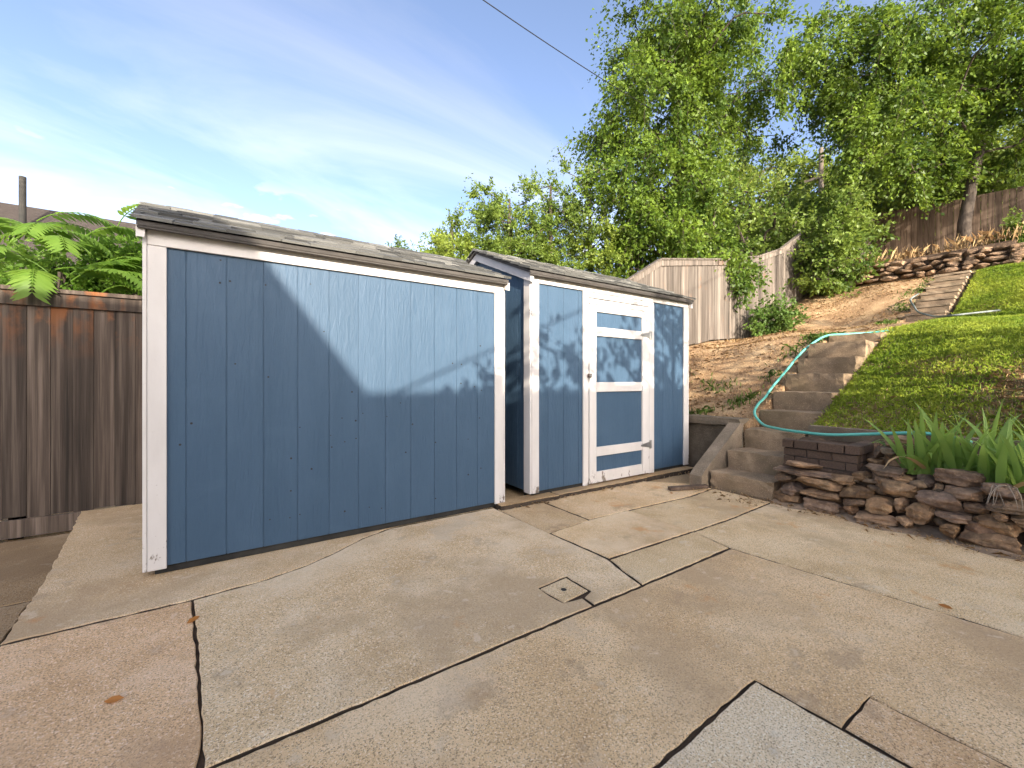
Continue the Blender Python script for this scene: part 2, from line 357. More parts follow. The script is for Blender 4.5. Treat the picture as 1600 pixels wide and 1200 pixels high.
slab([(-.84, 2.775), (-.168, 2.775), (.186, 2.815), (.40, 2.89), (.57, 2.985), (.80, 3.145), (1.05, 3.25), (2.0, 3.25), (2.0, 5.2), (-1.10, 5.2), (-.98, 4.23), (-.90, 3.545)], .004, (.92, .90, .88), 1, .008)
slab([(-.84, 2.765), (-.84, -3.2), (-.30, -3.2), (-.075, 1.70), (-.12, 2.22), (-.168, 2.765)], 0, (1.02, .92, .88), 2)
slab([(-.162, 2.762), (-.114, 2.22), (-.066, 1.545), (1.55, 1.545), (1.555, 1.63), (1.44, 1.64), (1.42, 1.845), (1.65, 1.865), (1.65, 1.66), (1.57, 1.63), (1.565, 1.545), (1.93, 1.545), (1.975, 1.73), (2.03, 1.886), (2.008, 2.46), (1.985, 3.235), (1.05, 3.235), (.80, 3.135), (.57, 2.975), (.40, 2.88), (.186, 2.805)], .002, (1, 1, 1), 3, .005)
# big front slab, with a notch for the pale patch
slab([(-.066, 1.537), (-.29, -3.2), (.90, -3.2), (.90, .795), (1.69, .815), (1.70, .534), (1.948, .534), (1.954, -3.2), (3.01, -3.2), (2.975, .26), (2.903, 1.12), (2.872, 1.535)], -.002, (1.0, .96, .91), 4)
slab([(.905, .787), (.905, -1.2), (1.695, -1.2), (1.685, .807)], -.002, (.98, 1.04, 1.12), 6)
slab([(1.705, .53), (1.70, -1.2), (1.95, -1.2), (1.945, .53)], -.002, (.90, .82, .76), 7)
slab([(.905, -1.205), (.905, -3.2), (1.95, -3.2), (1.95, -1.205)], -.002, (1.0, .96, .92), 9)
slab([(2.885, 1.55), (2.912, 1.12), (2.985, .26), (3.018, -3.2), (4.30, -3.2), (4.36, 1.0), (4.30, 1.9), (3.5, 1.86), (2.95, 1.862)], -.002, (.98, .98, .95), 10)
slab([(1.945, 1.545), (2.865, 1.548), (2.94, 1.862), (2.04, 1.878), (1.99, 1.73)], .002, (.96, .97, .95), 11)
slab([(2.045, 1.89), (2.945, 1.872), (2.945, 2.33), (2.93, 2.49), (2.48, 2.50), (2.015, 2.45)], .006, (1.03, 1, .95), 12)
slab([(2.01, 2.465), (2.47, 2.512), (2.47, 3.18), (1.995, 3.18)], .001, (.84, .80, .74), 13)
slab([(2.482, 2.512), (3.05, 2.495), (3.82, 2.455), (4.28, 2.50), (4.28, 2.75), (3.9, 3.15), (2.482, 3.18)], .005, (1.02, .98, .93), 14)
slab([(2.955, 1.874), (3.5, 1.872), (4.28, 1.91), (4.30, 2.49), (3.82, 2.44), (3.05, 2.483), (2.945, 2.485)], .001, (.93, .92, .88), 15)
slab([(3.92, 3.16), (4.29, 2.76), (5.0, 2.72), (5.04, 5.1), (3.92, 5.1)], -.012, (.62, .58, .52), 16)
slab([(2.01, 3.26), (3.91, 3.26), (3.91, 5.15), (2.01, 5.15)], .0, (.7, .68, .64), 17)
for (x0, x1, sd) in ((-.84, 1.3, 18), (1.31, 4.3, 19)):
    slab([(x0, -3.22), (x0, -7), (x1, -7), (x1, -3.22)], -.003, (1, .96, .92), sd)
# long kerb in front of the second shed
for i, (x0, x1) in enumerate(((2.0, 2.66), (2.668, 4.0), (4.008, 4.95))):
    o = slab([(x0, 3.12-.0), (x1, 3.10), (x1, 3.30), (x0, 3.30)], .045, (.60, .55, .47), 30+i, .010, .003, name='kerb_piece')
# utility cover
cov = slab([(1.445, 1.648), (1.642, 1.668), (1.642, 1.857), (1.428, 1.838)], .0, (.92, .92, .90), 21, .002, .004, name='cover_plate')
g = Geo(); v_, f_ = tube_vf([(1.533, 1.752, .0005), (1.533, 1.752, .002)], .016, 14); g.add(v_, f_)
obj('finger_hole', g.v, g.f, M['skid'], cov, (1.533, 1.752, 0))
# lower slabs along the left fence
lower = obj('lower_walk', *prism_vf([(-6, -7), (-.86, -7), (-.86, 3), (-1.1, 5.25), (-6, 5.25)], -.29, -.20, 2), M['soil'], kind='structure'); fixn(lower.data)
for k, (y0, y1) in enumerate(((-7, -1.2), (-1.19, 1.9), (1.91, 3.72), (3.735, 5.2))):
    slab([(-5, y0), (-.87, y0), (-.87 if y1 < 3 else -.93-.09*(y1-3), y1), (-5, y1+.05)], -.165-.004*k, (.50, .47, .44), 40+k, .01, .004, lower, bot=-.27)

# ------------------------------------------------------------------ sheds
FY = 3.226
def roof_shingles(parent, x0, x1, y_e, z_e, y_r, z_r, xr0, seed, front=True):
    rr = random.Random(seed)
    n = 7; dy, dz = (y_r-y_e), (z_r-z_e); Ls = math.hypot(dy, dz); ang = math.atan2(dz, dy)
    v, f = box_vf(-.5, .5, -.5, .5, 0, 1, 0)
    me = mesh_data('shingle', v, f, M['shingle'])
    ex = Ls/n
    for c in range(n):
        x = x0 + rr.uniform(-.14, 0)
        t0 = c*ex - (.012 if c == 0 else 0)
        sk = (xr0-x0)*(c/n)
        while x < x1:
            wd = rr.choice([.10, .14, .17, .2, .26, .3]); a = max(x, x0); b = min(x+wd, x1); x += wd
            if b-a < .02: continue
            th = .013+rr.choice([0, .005, .009]); ln = ex*1.12 + rr.choice([0, 0, .006])
            mid = t0 + ln/2 - rr.choice([0, 0, .006])
            p = (( a+b)/2 + sk, y_e + dy/Ls*mid, z_e + dz/Ls*mid + .004)
            tilt = -.055
            o = inst('shingle', me, parent, p, ((ang+tilt) if front else (ang - tilt if dy > 0 else ang), 0, 0), (b-a-.003, ln, th))
            if not front: o.rotation_euler = (math.atan2(dz, dy) + (.055 if dy < 0 else 0), 0, 0)
            k = rr.choice([.45, .55, .65, .75, .85, .95, 1.1]); o.color = (k, k*.985, k*.93, 1)
def siding(parent, xs, y, z0, z1, joint=None):
    """vertical grooved boards on a front face; each strip its own mesh"""
    for a, b in zip(xs[:-1], xs[1:]):
        if b-a < .012: continue
        box('siding_board', a+.002, b-.002, y-.004, y+.008, z0, z1, M['blue'], parent, .0015)
def side_boards(parent, x, ys, z0, ztop, outward):
    for a, b in zip(ys[:-1], ys[1:]):
        poly = [(a+.0025, z0), (b-.0025, z0), (b-.0025, ztop(b)), (a+.0025, ztop(a))]
        x0, x1 = (x-.004, x+.008) if outward < 0 else (x-.008, x+.004)
        prism('siding_board', poly, x0, x1, 0, M['blue'], parent)
def shed(name, label, x0, x1, z0, zf0, zf1, y_r, z_r, xl_e, xl_r, xr_, grooves, seed, rake):
    t = thing(name, ((x0+x1)/2, (FY+5.1)/2, 0), label, 'shed')
    yb = 2*y_r-FY
    slope = (z_r-zf1)/(y_r-FY+.09)
    roofz = lambda y: z_r - slope*abs(y-y_r)
    # inner core (the sheathing under the boards)
    poly = [(FY+.0005, z0+.004), (yb-.0005, z0+.004), (yb-.0005, roofz(yb)-.05), (y_r, z_r-.05), (FY+.0005, roofz(FY)-.05)]
    prism('wall_core', poly, x0+.009, x1-.009, 0, M['blue'], t)
    for k, (a, b) in enumerate(((FY+.014, FY+.16), (yb-.20, yb-.06), (y_r-.07, y_r+.07))):
        box('skid', x0+.03, x1-.012, a, b, .006, z0+.002, M['skid'], t)
    siding(t, grooves, FY, z0, zf0+.01)
    siding(t, [x0+.01+i*.2032 for i in range(int((x1-x0)/.2032)+1)]+[x1-.01], yb, z0, zf0+.01)
    ys = [FY+.012]
    while ys[-1]+.2032 < yb-.03: ys.append(ys[-1]+.2032)
    if y_r not in ys: ys = sorted(ys+[y_r])
    ys.append(yb-.012)
    side_boards(t, x0+.004, ys, z0, lambda y: roofz(y)-.06, -1)
    side_boards(t, x1-.004, ys, z0, lambda y: roofz(y)-.06, 1)
    # roof deck
    ye, ybk = FY-.085, yb+.085
    for s, (ya, name_) in enumerate(((ye, 'roof_deck'), (ybk, 'roof_deck'))):
        za = roofz(ya)
        v = [(xl_e+.01, ya, za-.03), (xr_-.01, ya, za-.03), (xr_-.01, y_r, z_r-.03), (xl_r+.01, y_r, z_r-.03)]
        v += [(p[0], p[1], p[2]+.026) for p in v]
        o = obj('roof_deck', v, [(0, 1, 2, 3), (7, 6, 5, 4), (0, 4, 5, 1), (1, 5, 6, 2), (2, 6, 7, 3), (3, 7, 4, 0)], M['drip'], t, ((x0+x1)/2, ya, za)); fixn(o.data)
    roof_shingles(t, xl_e-.01, xr_+.01, ye, roofz(ye), y_r, z_r, xl_r-.01, seed)
    # back slope, same shingles
    rr = random.Random(seed+50); dyb = y_r-ybk; dzb = z_r-roofz(ybk); Lb = math.hypot(dyb, dzb); me = bpy.data.meshes['shingle']
    for c in range(7):
        x = xl_r - rr.uniform(0, .2)
        while x < xr_:
            wd = rr.choice([.2, .3, .36]); a = max(x, xl_r-.01); b = min(x+wd, xr_+.01); x += wd
            if b-a < .02: continue
            mid = (c+.5)*Lb/7
            o = inst('shingle', me, t, ((a+b)/2, ybk+dyb/Lb*mid, roofz(ybk)+dzb/Lb*mid+.004), (-math.atan2(dzb, -dyb)+.05, 0, 0), (b-a-.003, Lb/7*1.12, .01))
            k = rr.choice([.6, .8, 1, 1.3]); o.color = (k, k, k*.96, 1)
    # ridge caps
    x = xl_r-.01; k = 0
    while x < xr_:
        b = min(x+.15, xr_+.012); kk = random.choice([.7, .9, 1.1, 1.3])
        poly = [(y_r-.11, z_r-slope*.11+.012), (y_r, z_r+.014), (y_r+.11, z_r-slope*.11+.012), (y_r+.11, z_r-slope*.11+.020), (y_r, z_r+.026+.003*(k % 2)), (y_r-.11, z_r-slope*.11+.020)]
        o = prism('ridge_cap', poly, x+.002, b+.01, 0, M['shingle'], t); o.color = (kk, kk, kk*.96, 1); x = b; k += 1
        if x >= xr_+.01: break
    # eave drip board under the front edge
    box('eave_board', xl_e+.012, xr_-.012, ye+.004, ye+.022, roofz(ye)-.044, roofz(ye)-.031, M['drip'], t, .002)
    # corner boards: front boards and the side boards that lap them
    wfl = .088
    box('frieze_board', x0-.0, x1+.0, FY-.024, FY-.005, zf0, zf1-.004, M['white'], t, .002)
    for xa, xb in ((x0, x0+wfl), (x1-wfl, x1)):
        box('corner_board', xa, xb, FY-.022, FY-.0045, z0-.012, zf0-.002, M['white'], t, .003)
        box('corner_board', xa, xb, yb+.0045, yb+.022, z0-.012, zf0-.002, M['white'], t, .003)
    for xa, xb in ((x0-.022, x0-.002), (x1+.002, x1+.022)):
        for ya, yb_ in ((FY-.020, FY+.085), (yb-.085, yb+.020)):
            box('corner_board', xa, xb, ya, yb_, z0-.012, min(roofz(ya), roofz(yb_))-.07, M['white'], t, .003)
    # rake boards on both gable ends
    for s, xg in ((-1, x0), (1, x1)):
        for ya, yy in ((FY-.06, y_r), (y_r, yb+.06)):
            xo = min(xl_e, xl_r)+.02 if s < 0 else xr_-.02
            lo, hi = (.115, .034) if rake else (.10, .034)
            poly = [(ya, roofz(ya)-lo), (yy, roofz(yy)-lo), (yy, roofz(yy)-hi), (ya, roofz(ya)-hi)]
            a = (xg-.045, xg-.006) if s < 0 else (xg+.006, xg+.045)
            prism('rake_board', poly, a[0], a[1], 0, M['white'] if not rake else M['trim_grey'], t)
    return t
gro1 = [-.0693*FY + i*.0630*FY for i in range(11)]
s1 = shed('garden_shed', 'blue board shed with blank white-trimmed front, half in shade, left of the other shed', -.402, 2.072, .054, 1.957, 2.075, 4.12, 2.475, -.452, -.545, 2.10,
          [-.395]+gro1+[2.065], 11, False)
gro2 = [2.41+i*.2032 for i in range(13)]
s2 = shed('garden_shed', 'blue shed with white plank door and iron hinges beside the concrete steps', 2.401, 4.940, .082, 2.110, 2.205, 4.22, 2.66, 2.325, 2.325, 4.98, gro2+[4.93], 12, True)
# heads of nails on the blank front
g = Geo(); rr = random.Random(4)
for k in range(44):
    x, z = rr.choice(gro1)+rr.choice([-.03, .03, .1])+rr.uniform(-.02, .02), rr.uniform(.12, 1.93); r = rr.uniform(.004, .0075)
    if not (-.3 < x < 1.95): continue
    v_, f_ = tube_vf([(x, FY-.0055, z), (x, FY-.0035, z)], r, 6); g.add(v_, f_)
obj('nail_heads', g.v, g.f, M['skid'], s1, (0, FY, 0), kind='stuff')
# the door of the second shed
y0, y1 = FY-.026, FY-.006
for xa, xb in ((3.074, 3.150), (4.150, 4.243)):
    box('door_jamb', xa, xb, y0, y1, .05, 2.106, M['white'], s2, .003)
box('door_header', 3.153, 4.147, y0+.004, y1, 2.050, 2.104, M['white'], s2, .003)
box('door_header', 3.153, 4.147, y0+.002, y1, 1.985, 2.040, M['white'], s2, .003)
door = finish(bpy.data.objects.new('door', None), 'door', (3.65, FY, .06), s2)
box('door_panel', 3.24, 4.05, y1-.004, FY-.0045, .10, 1.95, M['blue'], door, .001)
for xa, xb in ((3.158, 3.262), (4.020, 4.143)): box('stile', xa, xb, y0-.006, y1-.004, .062, 1.978, M['white'], door, .003)
for za, zb in ((.062, .180), (.345, .445), (1.040, 1.145), (1.645, 1.740), (1.905, 1.978)):
    box('rail', 3.264, 4.018, y0-.004, y1-.004, za, zb, M['white'], door, .003)
for z in (.40, 1.70):
    h = prism('hinge', [(4.158, z-.05), (4.185, z-.05), (4.185, z+.05), (4.158, z+.05)], y0-.011, y0-.0015, 1, M['metal'], door)
    prism('hinge_strap', [(4.146, z-.035), (4.146, z+.035), (3.99, z+.008), (3.99, z-.008)], y0-.013, y0-.0075, 1, M['metal'], h)
    v_, f_ = tube_vf([(4.151, y0-.012, z-.05), (4.151, y0-.012, z+.05)], .006, 8); obj('hinge_pin', v_, f_, M['metal'], h, (4.15, y0, z))
lt = box('latch', 3.125, 3.185, y0-.016, y0-.0065, 1.195, 1.235, M['rust'], door, .003)
box('hasp', 3.142, 3.168, y0-.028, y0-.017, 1.203, 1.227, M['metal'], lt, .003)

# ------------------------------------------------------------------ fences
def fence(name, label, pts_top, bot, m, axis, const, seed, bw=.14, cap=True, face=-1, kick=False, gap=.004):
    """boards along axis 0 (x) or 1 (y) at the constant other coordinate; pts_top = [(s, z)]"""
    rr = random.Random(seed); ss = [p[0] for p in pts_top]; zt = lambda s: float(np.interp(s, ss, [p[1] for p in pts_top]))
    s0, s1 = ss[0], ss[-1]
    def P(s, q, z): return (s, const+q, z) if axis == 0 else (const+q, s, z)
    t = thing(name, P((s0+s1)/2, 0, bot((s0+s1)/2)), label, 'fence')
    s = s0
    def quadbox(nm, a, b, qa, qb, za0, za1, zb0, zb1, parent=t):
        v = [P(a, qa, za0), P(a, qb, za0), P(a, qb, za1), P(a, qa, za1), P(b, qa, zb0), P(b, qb, zb0), P(b, qb, zb1), P(b, qa, zb1)]
        o = obj(nm, v, [(0, 1, 2, 3), (7, 6, 5, 4), (0, 4, 5, 1), (1, 5, 6, 2), (2, 6, 7, 3), (3, 7, 4, 0)], m, parent, P((a+b)/2, qa, za0)); fixn(o.data); return o
    while s < s1-.02:
        b = min(s+bw*rr.uniform(.93, 1.05), s1); q = rr.uniform(-.004, .004); g_ = gap*rr.uniform(.15, .9)
        lo = rr.uniform(-.012, .012)
        quadbox('fence_board', s+g_/2, b-g_/2, -.010+q, .010+q, bot(s)+.02+lo, zt(s)-.02, bot(b)+.02+lo, zt(b)-.02); s = b
    # rails behind, cap and facing on top, posts behind
    n = max(1, int((s1-s0)/1.2))
    seg = sorted(set([s0+i*(s1-s0)/n for i in range(n+1)]+ss))
    for a, b in zip(seg[:-1], seg[1:]):
        for h in (.35, .85):
            z = lambda x: bot(x)*(1-h)+zt(x)*h
            quadbox('fence_rail', a, b, -face*.018, -face*.056, z(a)-.045, z(a)+.045, z(b)-.045, z(b)+.045)
        if cap:
            quadbox('top_facing', a+.001, b-.001, face*.016, face*.036, zt(a)-.14, zt(a)-.022, zt(b)-.14, zt(b)-.022)
            quadbox('top_cap', a+.001, b-.001, face*.058, -face*.06, zt(a)-.020, zt(a)+.014, zt(b)-.020, zt(b)+.014)
        if kick: quadbox('kick_board', a+.001, b-.001, face*.012, face*.034, bot(a)-.14, bot(a)+.012, bot(b)-.14, bot(b)+.012)
        quadbox('fence_post', a+.02, a+.11, -face*.06, -face*.15, bot(a)-.25, zt(a)-.03, bot(a+.09)-.25, zt(a+.09)-.03)
    return t
fence('board_fence', 'dark brown weathered board fence with top cap left of the blank shed', [(-4.2, 1.93), (-1.6, 1.95), (4.9, 1.99)], lambda s: -.035, M['fence_dark'], 0, 5.32, 1, kick=True)
fence('board_fence', 'sunlit grey board fence climbing the slope behind the shed with the door', [(4.95, 2.35), (6.4, 3.16), (7.23, 3.63), (9.7, 4.03), (11.2, 4.35), (12.55, 4.80), (14.0, 5.58), (19.7, 7.45)], lambda s: terrain(s, 5.3)+.02 if s > 5.15 else .6, M['fence_grey'], 0, 5.32, 2, bw=.13)
fence('board_fence', 'brown board fence at the top of the hill behind the leaning tree', [(-5.0, 6.6), (1.7, 7.05), (3.3, 7.15), (5.3, 7.38)], lambda s: 5.30+.03*s, M['fence_rear'], 1, 19.8, 3, bw=.15, gap=.014, cap=False)

# ------------------------------------------------------------------ stairs, retaining walls
def block(name, x0, x1, y0, y1, z0, z1, m, parent, seed, amp=.012, tint=(1, 1, 1), n=(4, 5, 3), wl=None, **kk):
    """weathered concrete block: subdivided box with worn edges"""
    rr = random.Random(seed); nx, ny_, nz = n; idx = {}; v = []; f = []
    def vid(i, j, k):
        key = (i, j, k)
        if key not in idx:
            p = [x0+(x1-x0)*i/nx, y0+(y1-y0)*j/ny_, z0+(z1-z0)*k/nz]
            e = (i in (0, nx))+(j in (0, ny_))+(k in (0, nz))
            a = amp*(.35 if e == 1 else 1.0)
            c = [(x0+x1)/2, (y0+y1)/2, (z0+z1)/2]
            for q in range(3):
                s = 1 if p[q] > c[q] else -1
                p[q] -= s*abs(rr.gauss(0, a))*(1 if e > 1 else .6)
            idx[key] = len(v); v.append(tuple(p))
        return idx[key]
    for i in range(nx):
        for j in range(ny_):
            f += [(vid(i, j, 0), vid(i, j+1, 0), vid(i+1, j+1, 0), vid(i+1, j, 0)), (vid(i, j, nz), vid(i+1, j, nz), vid(i+1, j+1, nz), vid(i, j+1, nz))]
    for i in range(nx):
        for k in range(nz):
            f += [(vid(i, 0, k), vid(i+1, 0, k), vid(i+1, 0, k+1), vid(i, 0, k+1)), (vid(i, ny_, k), vid(i, ny_, k+1), vid(i+1, ny_, k+1), vid(i+1, ny_, k))]
    for j in range(ny_):
        for k in range(nz):
            f += [(vid(0, j, k), vid(0, j, k+1), vid(0, j+1, k+1), vid(0, j+1, k)), (vid(nx, j, k), vid(nx, j+1, k), vid(nx, j+1, k+1), vid(nx, j, k+1))]
    o = obj(name, v, f, m, parent, wl or ((x0+x1)/2, (y0+y1)/2, z0), **kk); fixn(o.data); o.color = (*tint, 1)
    return o
SY0, SY1 = 1.905, 2.55
st = thing('concrete_stairs', (4.6, 2.23, 0), 'lower flight of worn concrete steps climbing past the green hose', 'stairs')
steps = [(4.32, .183), (4.67, .381), (5.04, .598), (5.435, .803), (5.77, 1.025), (6.13, 1.254), (6.49, 1.47), (6.86, 1.70), (7.52, 1.85)]
for i, (x, z) in enumerate(steps):
    xn = steps[i+1][0] if i+1 < len(steps) else x+.35
    k = 1.35 if i < 3 else 1.1
    block('step', x, xn+.06, SY0+random.uniform(-.01, .01), SY1+random.uniform(-.01, .01), max(z-.34, -.05), z, M['oldconcrete'], st, 100+i, .009, (k*1.45, k*1.26, k*1.02), (3, 8, 4))
# sloped cheek wall on the left of the lowest steps
v, f = prism_vf([(4.20, -.05), (4.20, .13), (4.27, .19), (5.0, .655), (5.07, .655), (5.07, -.05)], 2.563, 2.705, 1)
o = obj('cheek_wall', v, f, M['oldconcrete'], st, (4.6, 2.63, 0)); fixn(o.data); o.color = (1.5, 1.42, 1.28, 1)
st2 = thing('concrete_stairs', (12.5, 2.28, 2.3), 'upper flight of pale concrete steps below the rubble wall', 'stairs')
for i in range(7):
    x = 11.55+i*.385; z = 2.55+i*.188
    sp_ = block('step', x+.020, x+.42, 1.99, 2.57, z-.35, z-.062, M['oldconcrete'], st2, 130+i, .006, (1.7, 1.5, 1.25), (3, 5, 3))
    block('tread', x+.012, x+.40, 1.98, 2.58, z-.060, z, M['oldconcrete'], sp_, 160+i, .006, (1.75, 1.6, 1.38), (3, 6, 1))
rw = thing('retaining_wall', (5.15, 3.9, 0), 'low stained concrete retaining wall with coping beside the shed with the door', 'wall')
block('wall_face', 5.085, 5.24, 2.71, 5.2, -.05, .605, M['oldconcrete'], rw, 150, .004, (.85, .80, .72), (2, 12, 4))
block('coping', 5.02, 5.26, 2.58, 5.2, .607, .705, M['oldconcrete'], rw, 151, .006, (1.15, 1.1, 1.0), (2, 14, 2))
rk = thing('retaining_wall', (5.1, -1, 0), 'long thin concrete kerb holding the lawn above the brick planter', 'wall')
block('wall_face', 5.06, 5.17, -6, 1.895, .10, .690, M['oldconcrete'], rk, 152, .006, (1.1, 1.02, .92), (2, 40, 3))
# loose plank and flat bit by the steps
pl = prism('wooden_plank', [(3.80, 2.66), (4.22, 2.50), (4.25, 2.56), (3.83, 2.72)], .012, .045, 2, M['fence_rear'], label='short brown board lying on the concrete at the foot of steps', cat='board')

# ------------------------------------------------------------------ stones
def stone_vf(rr, sx, sy, sz, sub=2):
    t = (1+5**.5)/2
    V = [Vector(p).normalized() for p in [(-1, t, 0), (1, t, 0), (-1, -t, 0), (1, -t, 0), (0, -1, t), (0, 1, t), (0, -1, -t), (0, 1, -t), (t, 0, -1), (t, 0, 1), (-t, 0, -1), (-t, 0, 1)]]
    F = [(0, 11, 5), (0, 5, 1), (0, 1, 7), (0, 7, 10), (0, 10, 11), (1, 5, 9), (5, 11, 4), (11, 10, 2), (10, 7, 6), (7, 1, 8), (3, 9, 4), (3, 4, 2), (3, 2, 6), (3, 6, 8), (3, 8, 9), (4, 9, 5), (2, 4, 11), (6, 2, 10), (8, 6, 7), (9, 8, 1)]
    for _ in range(sub):
        c = {}; F2 = []
        def mid(a, b):
            k = (min(a, b), max(a, b))
            if k not in c: c[k] = len(V); V.append(((V[a]+V[b])/2).normalized())
            return c[k]
        for a, b, d in F:
            x, y, z = mid(a, b), mid(b, d), mid(d, a); F2 += [(a, x, z), (b, y, x), (d, z, y), (x, y, z)]
        F = F2
    planes = [(Vector((rr.gauss(0, 1), rr.gauss(0, 1), rr.gauss(0, 1))).normalized(), rr.uniform(.66, .92)) for _ in range(12)]
    ph = [rr.uniform(0, 6) for _ in range(6)]
    o = []
    for p in V:
        q = p.copy(); m = max(abs(q.x), abs(q.y), abs(q.z)); q = q*(1-.78) + (q/m)*.78*.90    # towards a rounded box
        for n, d in planes:
            k = q.dot(n)
            if k > d: q -= n*(k-d)*.97
        q *= 1+.035*math.sin(5*q.x+ph[0])*math.sin(6*q.y+ph[1])+.03*math.sin(11*q.z+ph[2]+4*q.x)+rr.uniform(-.022, .022)
        o.append((q.x*sx, q.y*sy, q.z*sz))
    return o, F
def stone(parent, c, size, rot, seed, tint=(1, 1, 1), sub=2):
    rr = random.Random(seed); v, f = stone_vf(rr, size[0]/2, size[1]/2, size[2]/2, sub)
    me = mesh_data('stone', v, f, M['stone'], sub == 1)
    o = inst('stone', me, parent, c, rot); o.color = (*tint, 1); return o
STONES = [(4.33, 1.825, 0.231, 0.17, 0.087), (4.33, 1.554, 0.249, 0.344, 0.108), (4.33, 1.772, 0.139, 0.184, 0.118), (4.33, 1.804, 0.049, 0.222, 0.158), (4.33, 1.534, 0.138, 0.287, 0.104), (4.33, 1.518, 0.022, 0.33, 0.168), (4.33, 1.28, 0.211, 0.229, 0.12), (4.33, 1.301, 0.133, 0.183, 0.068), (4.33, 1.314, 0.063, 0.09, 0.088), (4.33, 1.123, 0.156, 0.174, 0.138), (4.33, 1.029, 0.303, 0.263, 0.121), (4.33, 0.996, 0.183, 0.074, 0.12), (4.33, 0.874, 0.159, 0.157, 0.165), (4.33, 0.777, 0.265, 0.242, 0.161), (4.28, 0.96, 0.075, 0.091, 0.091), (4.28, 1.133, 0.046, 0.253, 0.094), (4.33, 0.704, 0.165, 0.207, 0.079), (4.28, 0.713, 0.074, 0.1, 0.091), (4.33, 0.664, 0.338, 0.19, 0.102), (4.33, 0.595, 0.247, 0.12, 0.089), (4.33, 0.494, 0.164, 0.241, 0.131), (4.33, 0.538, 0.097, 0.243, 0.139), (4.28, 0.534, 0.045, 0.275, 0.138), (4.33, 0.489, 0.236, 0.101, 0.059), (4.33, 0.487, 0.401, 0.149, 0.12), (4.33, 0.396, 0.238, 0.092, 0.073), (4.33, 0.446, 0.306, 0.197, 0.079), (4.42, 0.699, 0.433, 0.239, 0.13), (4.42, 1.262, 0.34, 0.119, 0.1), (4.42, 1.122, 0.422, 0.244, 0.082), (4.42, 1.138, 0.346, 0.139, 0.076), (4.42, 1.014, 0.376, 0.121, 0.049), (4.42, 0.875, 0.369, 0.108, 0.104), (4.42, 0.805, 0.345, 0.071, 0.077), (4.62, 1.041, 0.482, 0.255, 0.139), (4.62, 1.128, 0.552, 0.118, 0.097), (4.62, 0.998, 0.589, 0.163, 0.104), (4.62, 1.068, 0.649, 0.227, 0.091), (4.62, 1.212, 0.537, 0.067, 0.095), (4.62, 1.235, 0.454, 0.103, 0.066), (4.36, 1.677, 0.303, 0.485, 0.08), (4.36, 1.694, 0.373, 0.247, 0.07), (4.36, 1.384, 0.299, 0.161, 0.094)]
sw = thing('stone_wall', (4.35, .6, 0), 'dry stacked brown stone wall along the patio below the sword-leaved plants', 'wall')
WARM = {34: (2.1, 1.75, 1.4), 36: (1.9, 1.6, 1.2), 35: (1.1, 1.15, 1.15), 37: (1.4, 1.2, 1.0), 10: (1.3, 1.15, .95), 14: (1.5, 1.35, 1.15), 8: (1.5, 1.2, .95), 21: (1.25, 1.05, .95)}
for i, (x, y, z, wy, hz) in enumerate(STONES):
    dxs = .20+.06*random.random()
    flat = i in (40, 41)
    stone(sw, (x+dxs*.36, y, z), (dxs, wy*1.16, hz*(1.10 if not flat else .75)), (random.uniform(-.10, .06) if not flat else 0, random.uniform(-.08, .08), random.uniform(-.1, .1)), 300+i, WARM.get(i, (1.3+.25*math.sin(i*2.3), 1.14+.16*math.sin(i*2.3), .98)), 3)
rr = random.Random(9)
zc = .05
for row in range(4):                                          # the wall goes on past the right of the frame
    y = .34 - rr.uniform(0, .1)
    while y > -3.5:
        wd = rr.uniform(.14, .36); h = rr.uniform(.10, .14)
        stone(sw, (4.34+.07+row*.012, y-wd/2, zc+row*.108), (.24, wd*1.06, h*1.1), (rr.uniform(-.1, .1), rr.uniform(-.08, .08), rr.uniform(-.1, .1)), 400+int(abs(y)*100)+row*997, (1.1, 1.05, .95)); y -= wd
for i in range(34):                                           # small chinking stones in the joints
    y = rr.uniform(.3, 1.85); z = rr.uniform(.02, .38)
    stone(sw, (4.40+rr.uniform(0, .03), y, z), (.10, rr.uniform(.06, .12), rr.uniform(.03, .07)), (0, 0, rr.uniform(-.4, .4)), 800+i, (.9, .85, .75), 1)
prism('backfill', [(4.46, -.05), (4.46, .30), (4.56, .40), (5.055, .42), (5.055, -.05)], -5.9, 1.895, 1, M['soil'], sw)
# ragged earth along the foot of the wall
g = Geo(); pts = []
for i in range(60):
    y = 1.92-i*.09; pts.append((4.15-.05*math.sin(i*.9)-.04*rr.random()+(.04 if y > 1.3 else 0), y))
v = [(x+.10, y, -.004) for x, y in pts]+[(x+.16+.03*rr.random(), y, .010+.012*rr.random()) for x, y in pts]+[(4.48, y, .05) for x, y in pts]
n = len(pts); f = [(i, i+1, n+i+1, n+i) for i in range(n-1)]+[(n+i, n+i+1, 2*n+i+1, 2*n+i) for i in range(n-1)]
o = obj('soil_strip', v, f, M['dust'], smooth=True, kind='structure'); fixn(o.data)
